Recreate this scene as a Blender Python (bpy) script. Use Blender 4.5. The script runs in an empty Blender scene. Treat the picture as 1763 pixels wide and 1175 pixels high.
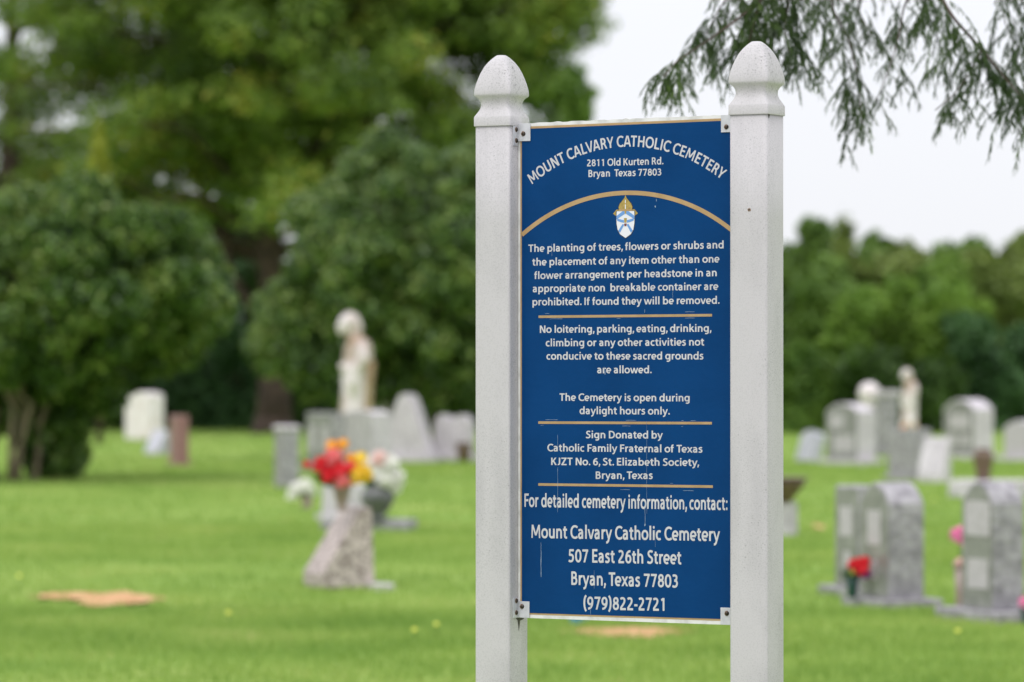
import bpy, math, random
import numpy as np
from mathutils import Vector, Matrix, geometry
R = math.radians
rnd = random.Random(7)
rg = np.random.default_rng(11)
S = bpy.context.scene
COL = S.collection

# ------------------------------------------------------------ camera, world, sun, exposure
F = 7000.0            # focal length in photo pixels (photo 1763 wide)
H = 1.55              # camera height
cam = bpy.data.cameras.new("camera")
cam.sensor_width = 36.0
cam.lens = F / 1763 * 36
cam.clip_start, cam.clip_end = 0.1, 3000
cam.dof.use_dof = True
cam.dof.focus_distance = 9.93
cam.dof.aperture_fstop = 3.8
cam.dof.aperture_blades = 9
co = bpy.data.objects.new("camera", cam); COL.objects.link(co)
co.location = (0, 0, H)
co.rotation_euler = (R(90) + math.atan(42.5 / F), 0, 0)
S.camera = co

SUN_EL, SUN_AZ = 58, -150      # azimuth clockwise from +Y: behind the camera, to the left
w = bpy.data.worlds.new("World"); S.world = w; w.use_nodes = True
nt = w.node_tree; N = nt.nodes; Lk = nt.links
bg = N['Background']
sky = N.new('ShaderNodeTexSky'); sky.sky_type = 'NISHITA'; sky.sun_disc = False
sky.sun_elevation = R(SUN_EL); sky.sun_rotation = R(SUN_AZ)
tc = N.new('ShaderNodeTexCoord'); sp = N.new('ShaderNodeSeparateXYZ'); Lk.new(tc.outputs['Generated'], sp.inputs[0])
mr = N.new('ShaderNodeMapRange'); Lk.new(sp.outputs['Z'], mr.inputs['Value'])
mr.inputs['From Min'].default_value = 0.02; mr.inputs['From Max'].default_value = 1.0
mr.inputs['To Min'].default_value = 0.0; mr.inputs['To Max'].default_value = 1.0
cr = N.new('ShaderNodeValToRGB'); Lk.new(mr.outputs[0], cr.inputs[0])
e = cr.color_ramp.elements
e[0].position = 0.0; e[0].color = (0.482, 0.488, 0.515, 1)
e[1].position = 1.0; e[1].color = (0.96, 0.95, 1.0, 1)
cn = N.new('ShaderNodeTexNoise'); cn.inputs['Scale'].default_value = 2.2; cn.inputs['Detail'].default_value = 4
Lk.new(tc.outputs['Generated'], cn.inputs['Vector'])
cm = N.new('ShaderNodeMapRange'); Lk.new(cn.outputs[0], cm.inputs['Value'])
cm.inputs['To Min'].default_value = 18.6; cm.inputs['To Max'].default_value = 21.4
vm = N.new('ShaderNodeVectorMath'); vm.operation = 'SCALE'
Lk.new(cr.outputs[0], vm.inputs[0]); Lk.new(cm.outputs[0], vm.inputs['Scale'])
mx = N.new('ShaderNodeMix'); mx.data_type = 'RGBA'; mx.clamp_result = False
mx.inputs[0].default_value = 0.9
Lk.new(sky.outputs[0], mx.inputs[6]); Lk.new(vm.outputs[0], mx.inputs[7])
Lk.new(mx.outputs[2], bg.inputs[0]); bg.inputs[1].default_value = 0.1

sl = bpy.data.lights.new("sun", 'SUN'); sl.energy = 1.1; sl.angle = R(24); sl.color = (1.0, 0.965, 0.9)
so = bpy.data.objects.new("sun", sl); COL.objects.link(so)
_az, _el = R(SUN_AZ), R(SUN_EL)
sd = Vector((math.sin(_az) * math.cos(_el), math.cos(_az) * math.cos(_el), math.sin(_el)))
so.rotation_euler = sd.to_track_quat('Z', 'Y').to_euler()
so.location = (-6, -8, 20)
S.view_settings.view_transform = 'Standard'; S.view_settings.look = 'None'
S.view_settings.exposure = 0; S.view_settings.gamma = 1
S.render.engine = 'CYCLES'
S.cycles.max_bounces = 6; S.cycles.transparent_max_bounces = 4

# ------------------------------------------------------------ helpers
def X(px, d): return (px - 881) / F * d
def Z(py, d): return H + (630 - py) / F * d
def D(py): return H * F / (py - 630)          # where the lawn shows at this height of the picture

def mesh(name, V, Fc, mats=(), parent=None, smooth=False, midx=None):
    me = bpy.data.meshes.new(name)
    if isinstance(V, np.ndarray):
        V = V.astype(np.float32); Fc = Fc.astype(np.int32); k = Fc.shape[1]; n = len(Fc)
        me.vertices.add(len(V)); me.vertices.foreach_set('co', V.ravel())
        me.loops.add(n * k); me.loops.foreach_set('vertex_index', Fc.ravel())
        me.polygons.add(n); me.polygons.foreach_set('loop_start', np.arange(0, n * k, k, dtype=np.int32))
        me.polygons.foreach_set('loop_total', np.full(n, k, dtype=np.int32))
        me.update(calc_edges=True); me.validate()
    else:
        me.from_pydata([tuple(v) for v in V], [], [tuple(f) for f in Fc]); me.update()
    for m in (mats if isinstance(mats, (list, tuple)) else [mats]): me.materials.append(m)
    if midx is not None: me.polygons.foreach_set('material_index', midx)
    if smooth: me.polygons.foreach_set('use_smooth', [True] * len(me.polygons))
    o = bpy.data.objects.new(name, me); COL.objects.link(o)
    if parent: o.parent = parent
    return o

def tag(o, label=None, cat=None, group=None, kind=None):
    if label: o['label'] = label
    if cat: o['category'] = cat
    if group: o['group'] = group
    if kind: o['kind'] = kind
    return o

def thing(name, loc, label, cat, rz=0, group=None):
    o = bpy.data.objects.new(name, None); COL.objects.link(o)
    o.location = loc; o.rotation_euler = (0, 0, rz); o.empty_display_size = 0.1
    return tag(o, label, cat, group)

class G:
    """collects shapes into one mesh"""
    def __init__(s): s.V = []; s.F = []; s.M = []
    def add(s, V, Fc, m=0):
        b = len(s.V); s.V += [tuple(v) for v in V]; s.F += [tuple(i + b for i in f) for f in Fc]; s.M += [m] * len(Fc)
    def box(s, x0, x1, y0, y1, z0, z1, m=0):
        s.add([(x0,y0,z0),(x1,y0,z0),(x1,y1,z0),(x0,y1,z0),(x0,y0,z1),(x1,y0,z1),(x1,y1,z1),(x0,y1,z1)],
              [(0,3,2,1),(4,5,6,7),(0,1,5,4),(1,2,6,5),(2,3,7,6),(3,0,4,7)], m)
    def rings(s, rings, m=0, cap=True):
        n = len(rings[0]); V = [p for r in rings for p in r]; Fc = []
        for i in range(len(rings) - 1):
            for j in range(n):
                a, b = i * n + j, i * n + (j + 1) % n
                Fc.append((a, b, b + n, a + n))
        if cap: Fc.append(tuple(range(n))[::-1]); Fc.append(tuple((len(rings) - 1) * n + j for j in range(n)))
        s.add(V, Fc, m)
    def lathe(s, prof, c=(0, 0, 0), n=20, m=0):
        s.rings([[(c[0] + r * math.cos(2*math.pi*j/n), c[1] + r * math.sin(2*math.pi*j/n), c[2] + z) for j in range(n)] for r, z in prof], m)
    def tube(s, P, Rd, n=8, m=0):
        P = [Vector(p) for p in P]; rs = []
        for i, p in enumerate(P):
            d = (P[min(i + 1, len(P) - 1)] - P[max(i - 1, 0)]).normalized()
            u = d.cross(Vector((0, 1, 0.13)))
            if u.length < .05: u = d.cross(Vector((1, 0, 0)))
            u.normalize(); v = d.cross(u)
            r = Rd[i] if isinstance(Rd, (list, tuple)) else Rd
            rs.append([p + (u * math.cos(2*math.pi*j/n) + v * math.sin(2*math.pi*j/n)) * r for j in range(n)])
        s.rings(rs, m)
    def ball(s, c, r, m=0, nu=10, nv=6):
        if not isinstance(r, (list, tuple)): r = (r, r, r)
        rs = []
        for i in range(nv + 1):
            a = -math.pi/2 + math.pi * i / nv; a = max(-1.5, min(1.5, a))
            rs.append([(c[0] + r[0]*math.cos(a)*math.cos(2*math.pi*j/nu), c[1] + r[1]*math.cos(a)*math.sin(2*math.pi*j/nu), c[2] + r[2]*math.sin(a)) for j in range(nu)])
        s.rings(rs, m)
    def build(s, name, mats, parent=None, smooth=False):
        return mesh(name, s.V, s.F, mats, parent, smooth, s.M)

def bevel(o, wd=.004, seg=2):
    b = o.modifiers.new('bevel', 'BEVEL'); b.width = wd; b.segments = seg; b.limit_method = 'ANGLE'; b.angle_limit = R(35)
    return o

# ------------------------------------------------------------ materials
def lin(c): 
    return tuple(((v/255)/12.92 if v/255 <= .04045 else ((v/255+.055)/1.055)**2.4) for v in c) + (1,)

def mat(name, base=(.5,.5,.5), rough=.6, var=None, scale=5, bump=0, bscale=40, metal=0, spec=.5, trans=0, coords='Object', detail=4, coat=0, lo=.35, hi=.65):
    m = bpy.data.materials.new(name); m.use_nodes = True; n = m.node_tree.nodes; l = m.node_tree.links
    p = n['Principled BSDF']; p.inputs['Base Color'].default_value = (*base, 1); p.inputs['Roughness'].default_value = rough
    p.inputs['Metallic'].default_value = metal; p.inputs['Specular IOR Level'].default_value = spec; p.inputs['Coat Weight'].default_value = coat
    t = n.new('ShaderNodeTexCoord')
    if var:
        z = n.new('ShaderNodeTexNoise'); z.inputs['Scale'].default_value = scale; z.inputs['Detail'].default_value = detail
        l.new(t.outputs[coords], z.inputs['Vector'])
        c = n.new('ShaderNodeValToRGB'); l.new(z.outputs[0], c.inputs[0])
        el = c.color_ramp.elements; el[0].position = lo; el[0].color = (*base, 1); el[1].position = hi; el[1].color = (*var, 1)
        l.new(c.outputs[0], p.inputs['Base Color'])
    if bump:
        z = n.new('ShaderNodeTexNoise'); z.inputs['Scale'].default_value = bscale; z.inputs['Detail'].default_value = 5
        l.new(t.outputs['Object'], z.inputs['Vector'])
        b = n.new('ShaderNodeBump'); b.inputs['Strength'].default_value = bump; b.inputs['Distance'].default_value = .02
        l.new(z.outputs[0], b.inputs['Height']); l.new(b.outputs[0], p.inputs['Normal'])
    if trans:
        tr = n.new('ShaderNodeBsdfTranslucent'); ms = n.new('ShaderNodeMixShader'); ms.inputs[0].default_value = trans
        if var: l.new(c.outputs[0], tr.inputs[0])
        else: tr.inputs[0].default_value = (*base, 1)
        l.new(p.outputs[0], ms.inputs[1]); l.new(tr.outputs[0], ms.inputs[2]); l.new(ms.outputs[0], n['Material Output'].inputs[0])
    return m

def leafmat(name, a, b, c2=None, scale=.9, trans=.25, rough=.5, spec=.3, rand=.3):
    """leaf colours: two greens mixed in patches, each leaf its own shade"""
    m = bpy.data.materials.new(name); m.use_nodes = True; n = m.node_tree.nodes; l = m.node_tree.links
    p = n['Principled BSDF']; p.inputs['Roughness'].default_value = rough; p.inputs['Specular IOR Level'].default_value = spec
    t = n.new('ShaderNodeTexCoord'); z = n.new('ShaderNodeTexNoise'); z.inputs['Scale'].default_value = scale; z.inputs['Detail'].default_value = 3
    l.new(t.outputs['Object'], z.inputs['Vector'])
    g = n.new('ShaderNodeNewGeometry')
    ad = n.new('ShaderNodeMath'); ad.operation = 'MULTIPLY_ADD'; l.new(g.outputs['Random Per Island'], ad.inputs[0])
    ad.inputs[1].default_value = rand; l.new(z.outputs[0], ad.inputs[2])
    c = n.new('ShaderNodeValToRGB'); l.new(ad.outputs[0], c.inputs[0]); el = c.color_ramp.elements
    el[0].position = .42; el[0].color = (*a, 1); el[1].position = .88; el[1].color = (*b, 1)
    if c2: e3 = el.new(.96); e3.color = (*c2, 1)
    l.new(c.outputs[0], p.inputs['Base Color'])
    tr = n.new('ShaderNodeBsdfTranslucent'); l.new(c.outputs[0], tr.inputs[0])
    ms = n.new('ShaderNodeMixShader'); ms.inputs[0].default_value = trans
    l.new(p.outputs[0], ms.inputs[1]); l.new(tr.outputs[0], ms.inputs[2]); l.new(ms.outputs[0], n['Material Output'].inputs[0])
    return m

def vinyl_mat(name='weathered_vinyl', heavy=0.0):
    """white vinyl with mildew specks and grey weathering"""
    m = bpy.data.materials.new(name); m.use_nodes = True; n = m.node_tree.nodes; l = m.node_tree.links
    p = n['Principled BSDF']; p.inputs['Roughness'].default_value = .5; p.inputs['Specular IOR Level'].default_value = .35
    t = n.new('ShaderNodeTexCoord')
    def noise(s, d, st=(1,1,1), off=0):
        mp = n.new('ShaderNodeMapping'); mp.inputs['Scale'].default_value = st; mp.inputs['Location'].default_value = (off, off*2, off)
        l.new(t.outputs['Object'], mp.inputs[0])
        z = n.new('ShaderNodeTexNoise'); z.inputs['Scale'].default_value = s; z.inputs['Detail'].default_value = d; l.new(mp.outputs[0], z.inputs['Vector']); return z.outputs[0]
    def rmp(v, a, b, x=0., y=1.):
        k = n.new('ShaderNodeMapRange'); l.new(v, k.inputs[0]); k.inputs[1].default_value = a; k.inputs[2].default_value = b
        k.inputs[3].default_value = x; k.inputs[4].default_value = y; return k.outputs[0]
    def mul(a, b, op='MULTIPLY'):
        k = n.new('ShaderNodeMath'); k.operation = op; k.use_clamp = True; l.new(a, k.inputs[0]); l.new(b, k.inputs[1]); return k.outputs[0]
    def mixc(f, c0, c1):
        k = n.new('ShaderNodeMix'); k.data_type = 'RGBA'; l.new(f, k.inputs[0])
        if isinstance(c0, tuple): k.inputs[6].default_value = (*c0, 1)
        else: l.new(c0, k.inputs[6])
        k.inputs[7].default_value = (*c1, 1); return k.outputs[2]
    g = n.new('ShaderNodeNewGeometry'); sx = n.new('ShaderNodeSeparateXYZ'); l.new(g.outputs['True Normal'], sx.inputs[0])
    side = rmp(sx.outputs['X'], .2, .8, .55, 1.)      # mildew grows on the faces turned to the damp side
    fine = rmp(noise(300, 3), .48, .66)
    specks = rmp(noise(230, 3, off=3), .665 - heavy, .72 - heavy)
    patch = rmp(noise(9, 4, (1,1,.5), 7), .42, .62, .08, 1.)
    c = mixc(mul(rmp(noise(6, 5, (3,3,.35), 1), .35, .75, 0, .5), patch), (.545,.53,.54), (.37,.365,.37))
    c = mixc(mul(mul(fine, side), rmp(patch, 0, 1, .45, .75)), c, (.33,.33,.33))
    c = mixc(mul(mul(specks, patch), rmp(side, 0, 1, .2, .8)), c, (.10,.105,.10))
    l.new(c, p.inputs['Base Color'])
    b = n.new('ShaderNodeBump'); b.inputs['Strength'].default_value = .12; b.inputs['Distance'].default_value = .002
    l.new(noise(300, 3), b.inputs['Height']); l.new(b.outputs[0], p.inputs['Normal'])
    return m

M = {}
M['vinyl'] = vinyl_mat(); M['vinyl_cap'] = vinyl_mat('mildewed_vinyl_cap', .075)
M['blue'] = mat('blue_sign_paint', (.0003,.039,.142), .36, (.001,.046,.165), 6, .05, 60, spec=.09)
M['gold'] = mat('faded_gold_paint', (.38,.245,.105), .5, (.45,.30,.14), 30)
M['white_edge'] = mat('white_panel_edge', (.72,.72,.70), .55, (.45,.45,.43), 25, lo=.45, hi=.75)
M['letters'] = mat('white_lettering', (.58,.58,.59), .5, (.50,.50,.52), 20)
M['alu'] = mat('grey_white_bracket_metal', (.60,.61,.64), .45, (.48,.49,.52), 60, metal=.0)
M['screw'] = mat('dark_screw_steel', (.05,.048,.045), .3, (.09,.06,.04), 400, metal=.8)
M['rust'] = mat('rust_stain', (.20,.10,.05), .8, (.35,.27,.2), 300)
M['grime'] = mat('black_grime', (.05,.045,.04), .9, (.12,.11,.10), 200)
M['scratch'] = mat('pale_scratch', (.12,.20,.34), .6, (.32,.42,.52), 60)
M['crest_white'] = mat('crest_white', (.72,.74,.78), .5)
M['crest_blue'] = mat('crest_light_blue', (.13,.30,.62), .5)
M['crest_gold'] = mat('crest_gold', (.46,.33,.07), .5, (.30,.22,.05), 260)
M['crest_dark'] = mat('crest_outline', (.03,.03,.04), .5)
M['crest_red'] = mat('crest_maroon', (.16,.04,.04), .5)
M['grass'] = leafmat('grass_blades', (.19,.32,.060), (.35,.48,.115), (.45,.50,.17), .8, .3, .6, .2, .35)
M['granite'] = mat('grey_granite', (.23,.22,.24), .6, (.41,.395,.42), 13, 1.0, 24, detail=10, lo=.38, hi=.62)
M['granite_pale'] = mat('pale_grey_granite', (.47,.435,.475), .6, (.66,.62,.665), 10, .4, 30, detail=8)
M['granite_smooth'] = mat('polished_grey_granite', (.19,.19,.185), .25, (.31,.31,.30), 9, 0, detail=6)
M['face_panel'] = mat('frosted_inscription_panel', (.55,.51,.56), .6, (.44,.41,.44), 30)
M['marble'] = mat('white_marble', (.86,.81,.84), .5, (.74,.66,.66), 5, .2, 20)
M['granite_red'] = mat('red_granite', (.20,.095,.09), .5, (.36,.20,.19), 40, .3, 30)
M['granite_pink'] = mat('speckled_pink_granite', (.25,.20,.19), .6, (.60,.51,.49), 30, .6, 26, detail=8, lo=.4, hi=.6)
M['lilac'] = mat('lilac_grey_marble', (.42,.42,.50), .5, (.52,.52,.58), 8)
M['statue'] = mat('weathered_white_statue', (.78,.71,.73), .6, (.33,.22,.14), 3.0, .3, 14, lo=.44, hi=.60)
M['tan'] = mat('tan_stained_stone', (.32,.20,.09), .7, (.46,.36,.24), 8)
M['bark'] = mat('reddish_brown_bark', (.035,.024,.019), .9, (.085,.056,.043), 5, .8, 9)  # brown darkened: shade on the trunk is put into the colour
M['bark_pale'] = mat('pale_tan_bark', (.16,.125,.085), .9, (.25,.20,.14), 5, .6, 12)
M['dirt'] = mat('reddish_orange_dirt', (.42,.21,.08), .95, (.62,.38,.20), 9, .6, 14)
M['urn'] = mat('dark_grey_urn_stone', (.085,.09,.09), .35, (.16,.165,.165), 12)
M['brown_pot'] = mat('brown_ceramic', (.10,.065,.045), .45, (.17,.11,.075), 12)
M['mauve_vase'] = mat('mauve_brown_vase', (.30,.22,.20), .5, (.40,.32,.30), 10)
M['green_vase'] = mat('dark_green_plastic', (.015,.06,.05), .4)
M['bluep'] = mat('bright_blue_plastic', (.06,.32,.70), .35)
M['stem'] = mat('green_stems', (.03,.075,.02), .6, (.06,.12,.03), 20, trans=.1)
for k, a, b in (('red', (.80,.02,.045), (.88,.08,.11)), ('coral', (.90,.22,.25), (.92,.42,.43)), ('pink', (.92,.30,.58), (.95,.50,.70)),
                ('yellow', (.88,.58,.02), (.92,.72,.12)), ('orange', (.85,.33,.02), (.92,.50,.06)), ('white', (.90,.89,.84), (.93,.92,.90)),
                ('peach', (.88,.62,.44), (.9,.8,.7)), ('rose', (.90,.62,.60), (.9,.75,.72)), ('purple', (.30,.04,.28), (.45,.12,.42)), ('lemon', (.85,.85,.10), (.88,.88,.2))):
    M[k] = mat(k + '_petals', a, .6, b, 30)

# ------------------------------------------------------------ setting: ground
gm = bpy.data.materials.new('lawn'); gm.use_nodes = True; n = gm.node_tree.nodes; l = gm.node_tree.links
p = n['Principled BSDF']; p.inputs['Roughness'].default_value = .9; p.inputs['Specular IOR Level'].default_value = .1
t = n.new('ShaderNodeTexCoord')
def gn(s, d=4):
    z = n.new('ShaderNodeTexNoise'); z.inputs['Scale'].default_value = s; z.inputs['Detail'].default_value = d; l.new(t.outputs['Object'], z.inputs['Vector']); return z
big, small = gn(.35, 5), gn(7, 6)
add = n.new('ShaderNodeMath'); add.operation = 'MULTIPLY_ADD'; l.new(small.outputs[0], add.inputs[0]); add.inputs[1].default_value = .5; l.new(big.outputs[0], add.inputs[2])
c = n.new('ShaderNodeValToRGB'); l.new(add.outputs[0], c.inputs[0]); el = c.color_ramp.elements
el[0].position = .5; el[0].color = (.16,.27,.05, 1); el[1].position = 1.0; el[1].color = (.35,.42,.12, 1)
e2 = el.new(.72); e2.color = (.225,.345,.072, 1)
l.new(c.outputs[0], p.inputs['Base Color'])
b = n.new('ShaderNodeBump'); b.inputs['Strength'].default_value = .8; b.inputs['Distance'].default_value = .05; l.new(small.outputs[0], b.inputs['Height']); l.new(b.outputs[0], p.inputs['Normal'])
gx = np.concatenate([[-900, -300, -100], np.linspace(-40, 40, 81), [100, 300, 900]])
gy = np.concatenate([[-300, -60], np.linspace(-10, 150, 161), [300, 900, 1900]])
GX, GY = np.meshgrid(gx, gy); GZ = .012*np.sin(GX*.7)*np.cos(GY*.5) - .012
V = np.stack([GX.ravel(), GY.ravel(), GZ.ravel()], 1)
nx, ny = len(gx), len(gy); I = np.arange(nx*ny).reshape(ny, nx)
Fq = np.stack([I[:-1,:-1].ravel(), I[:-1,1:].ravel(), I[1:,1:].ravel(), I[1:,:-1].ravel()], 1)
tag(mesh('ground', V, Fq, gm, smooth=True), kind='structure')

# bare earth patches: (x, y, rx, ry)
patches = [(X(205, 27.0), 27.0, .25, .75), (X(120, 27.3), 27.3, .24, .35),
           (X(1085, 23.6), 23.6, .38, .40), (X(1408, 39), 39, .06, .5)]
bare = [.90, .70, .42, .5]      # how much of each patch has lost its grass
for (cx, cy, rx, ry) in patches:
    k = 36; V = [(cx, cy, .022)]; 
    for ring, zz in ((.55, .02), (1.0, .004)):
        for j in range(k):
            a = 2*math.pi*j/k; q = ring*(1 + .16*math.sin(3*a + cx*9) + .09*math.sin(7*a + cy) + rnd.uniform(-.05, .05))
            V.append((cx + rx*q*math.cos(a), cy + ry*q*math.sin(a), zz + rnd.uniform(-.003, .003)))
    Fc = [(0, 1 + j, 1 + (j+1) % k) for j in range(k)] + [(1 + j, 1 + k + j, 1 + k + (j+1) % k, 1 + (j+1) % k) for j in range(k)]
    tag(mesh('dirt_patch', V, Fc, M['dirt'], smooth=True), kind='structure')

# unseen grey slab, added before the sign to keep green bounce off it
g = G(); g.box(-60, 60, -9, 8.6, -.15, .03); tag(g.build('added_grey_ground', mat('neutral_bounce_grey', (.36,.35,.335), .85, (.46,.45,.43), 3, .3, 20)), kind='structure')

# grass blades: one mesh
def grass(n, y0, y1, hgt, wid, spread=.20, xoff=0, pw=1.0):
    y = y0 + (y1 - y0) * rg.random(n)**pw
    x = (rg.random(n)*2 - 1) * (y*spread + .8) + xoff
    keep = np.ones(n, bool)
    for (cx, cy, rx, ry), br_ in zip(patches, bare):
        keep &= (((x-cx)/rx)**2 + ((y-cy + .25)/(ry+.3))**2 > .25 + 1.1*rg.random(n)) | (rg.random(n) > br_)
    x, y = x[keep], y[keep]; n = len(x)
    lush = .5 + .5*np.sin(x*1.9 + 1.3*np.sin(y*.9)) * np.cos(y*.8 + np.sin(x*1.1)*1.5)
    tuft = .5 + .5*np.sin(x*13 + 2*np.sin(y*3.1))*np.sin(y*5.3 + 2*np.sin(x*4.7))
    h = hgt * (.5 + .6*rg.random(n)) * (.85 + .3*lush) * (.75 + .5*tuft); a = rg.random(n)*6.283; lean = h*(.2 + .7*rg.random(n)); b = rg.random(n)*6.283
    dx, dy = np.cos(a)*wid/2, np.sin(a)*wid/2; z0 = np.full(n, -.02)
    P0 = np.stack([x-dx, y-dy, z0], 1); P1 = np.stack([x+dx, y+dy, z0], 1)
    mx_, my_ = x + lean*.35*np.cos(b), y + lean*.35*np.sin(b)
    P2 = np.stack([mx_+dx*.8, my_+dy*.8, h*.6], 1); P3 = np.stack([mx_-dx*.8, my_-dy*.8, h*.6], 1)
    P4 = np.stack([x + lean*np.cos(b), y + lean*np.sin(b), h], 1)
    V = np.stack([P0,P1,P2,P3,P4], 1).reshape(-1, 3); i = np.arange(n)*5
    Fa = np.concatenate([np.stack([i, i+1, i+2], 1), np.stack([i, i+2, i+3], 1), np.stack([i+3, i+2, i+4], 1)])
    return V, Fa
parts = [grass(135000, 16, 26, .042, .006, .23), grass(135000, 22, 40, .042, .007, .23), grass(110000, 32, 66, .045, .012, .22), grass(40000, 55, 104, .05, .03, .22), grass(16000, 8.7, 16.5, .045, .006)]
Vs, Fs, off = [], [], 0
for V, Fa in parts: Vs.append(V); Fs.append(Fa + off); off += len(V)
tag(mesh('grass', np.concatenate(Vs), np.concatenate(Fs), M['grass']), 'short mown green grass of the cemetery lawn', 'grass', kind='stuff')

# ------------------------------------------------------------ foliage
def crown_mesh(name, clumps, n, leaf, m, parent, seed=0, fill=.35, hole=.0, aspect=.6, up=.35):
    """leaf quads spread through ellipsoid clumps (cx,cy,cz,rx,ry,rz)"""
    r = np.random.default_rng(seed)
    C = np.array(clumps, float); area = (C[:,3]*C[:,5] + C[:,3]*C[:,4] + C[:,4]*C[:,5]); pr = area/area.sum()
    k = r.choice(len(C), n, p=pr); c = C[k]
    d = r.normal(size=(n, 3)); d /= np.linalg.norm(d, axis=1)[:, None]
    rad = 1 - fill*np.abs(r.normal(size=n))*.8; rad = np.clip(rad, .1, 1.1)
    ph = k*1.7
    rad *= 1 + .10*np.sin(d[:,0]*7 + ph)*np.sin(d[:,2]*6 + ph) + .07*np.sin(d[:,1]*11 + d[:,0]*5 + ph) + .05*r.normal(size=n)
    P = c[:, :3] + d*c[:, 3:]*rad[:, None]
    if hole:
        q = P/ (leaf*7)
        v = np.sin(q[:,0] + 1.3*np.sin(q[:,2]*.7)) + np.sin(q[:,1]*.9 + 2) + np.sin(q[:,2]*1.1 + q[:,0]*.4)
        kp = v > -3 + 3.6*hole + .5*r.random(n) ; P, d, k = P[kp], d[kp], k[kp]; n = len(P)
    P = P[P[:,2] > .02] if True else P
    n = len(P); d = d[:n]
    nr = d + r.normal(size=(n, 3))*.65 + np.array([0, 0, up]); nr /= np.linalg.norm(nr, axis=1)[:, None]
    t1 = np.cross(nr, r.normal(size=(n, 3))); t1 /= np.linalg.norm(t1, axis=1)[:, None]; t2 = np.cross(nr, t1)
    s = leaf*(.6 + .8*r.random(n))[:, None]
    Q = np.stack([P - t1*s*.5, P + t2*s*.5*aspect, P + t1*s*.5, P - t2*s*.5*aspect], 1).reshape(-1, 3)
    i = np.arange(n)*4; Fa = np.stack([i, i+1, i+2, i+3], 1)
    return mesh(name, Q, Fa, m, parent)

G_ = {}
G_['dark'] = leafmat('dark_green_leaves', (.025,.060,.012), (.095,.18,.032), None, 1.0)
G_['mid'] = leafmat('mid_green_leaves', (.06,.13,.022), (.19,.32,.05), None, .8)
G_['bright'] = leafmat('bright_green_leaves', (.095,.20,.026), (.25,.40,.06), None, .8)
G_['olive'] = leafmat('olive_green_leaves', (.085,.135,.026), (.24,.32,.065), None, .8)
G_['bluish'] = leafmat('haze_tinted_bluish_leaves', (.028,.075,.024), (.095,.20,.065), None, .8)  # blue tint in the leaf colour stands in for distance haze
G_['pine'] = leafmat('pine_needles', (.032,.075,.010), (.20,.31,.036), (.34,.34,.05), .55, .25, .5, .3, .4)
G_['bush'] = leafmat('glossy_shrub_leaves', (.014,.044,.008), (.115,.215,.034), (.23,.31,.07), 1.6, .12, .36, .4, .5)
G_['gold'] = leafmat('yellow_green_shoots', (.17,.24,.03), (.42,.44,.05), None, 1)
G_['cypress'] = leafmat('feathery_cypress_leaves', (.026,.052,.015), (.070,.12,.030), (.15,.25,.04), 6, .2, .6, .2)

def limb(g, a, b, r0, r1, sag=.0, n=5, wob=.06, seed=0):
    a, b = Vector(a), Vector(b); q = random.Random(seed); L = (b-a).length; P = []
    for i in range(n+1):
        f = i/n; p_ = a.lerp(b, f) + Vector((q.uniform(-1,1), q.uniform(-1,1), q.uniform(-1,1)))*L*wob*math.sin(math.pi*f); p_.z += sag*math.sin(math.pi*f); P.append(p_)
    g.tube(P, [r0 + (r1-r0)*i/n for i in range(n+1)], 8); return P

def tree(name, x, y, top, width, label, m, cat='tree', n=9000, leaf=.17, seed=0, bark='bark', low=.25, group=None, hole=.22, ncl=13):
    """broad-leaved tree or tall shrub: trunk with limbs + lumpy crown"""
    q = random.Random(seed); t = thing(name, (x, y, 0), label, cat, group=group)
    z0 = top*low; cz = (top+z0)/2; rz = (top-z0)/2; rx = width/2; cl = []; g = G()
    limb(g, (0,0,-.1), (q.uniform(-.2,.2), 0, cz), .05*width*.6+.04, .05, seed=seed)
    for i in range(ncl):
        a = q.uniform(0, 6.28); f = q.uniform(.15, .75); h = q.uniform(-.62, .66); rr = math.sqrt(max(.05, 1-h*h))
        c_ = (rx*f*rr*math.cos(a), rx*f*rr*math.sin(a), cz + rz*h); s = q.uniform(.28, .5)
        cl.append((*c_, rx*s, rx*s, min(rx, rz)*s*.85))
        if i % 2: limb(g, (0, 0, z0 + (cz-z0)*.6), c_, .05, .015, seed=seed+i)
    cl.append((0, 0, cz, rx*.6, rx*.6, rz*.72))
    for i in range(34):      # smaller leaf masses make the outline uneven
        b0 = cl[q.randrange(ncl)]; a = q.uniform(0, 6.28); h = q.uniform(-.5, .95); rr = math.sqrt(1-h*h); s = b0[3]*q.uniform(.28, .5)
        cl.append((b0[0] + b0[3]*rr*math.cos(a)*.9, b0[1] + b0[4]*rr*math.sin(a)*.9, b0[2] + b0[5]*h*.95, s, s, s*.8))
    k = top/max(c_[2] + c_[5]*.9 for c_ in cl); cl = [(a0, a1, a2*k, a3, a4, a5*k) for a0,a1,a2,a3,a4,a5 in cl]
    crown_mesh('crown', cl, n, leaf, m, t, seed, hole=hole)
    g.build('trunk', M[bark], t, True)
    return t

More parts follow.
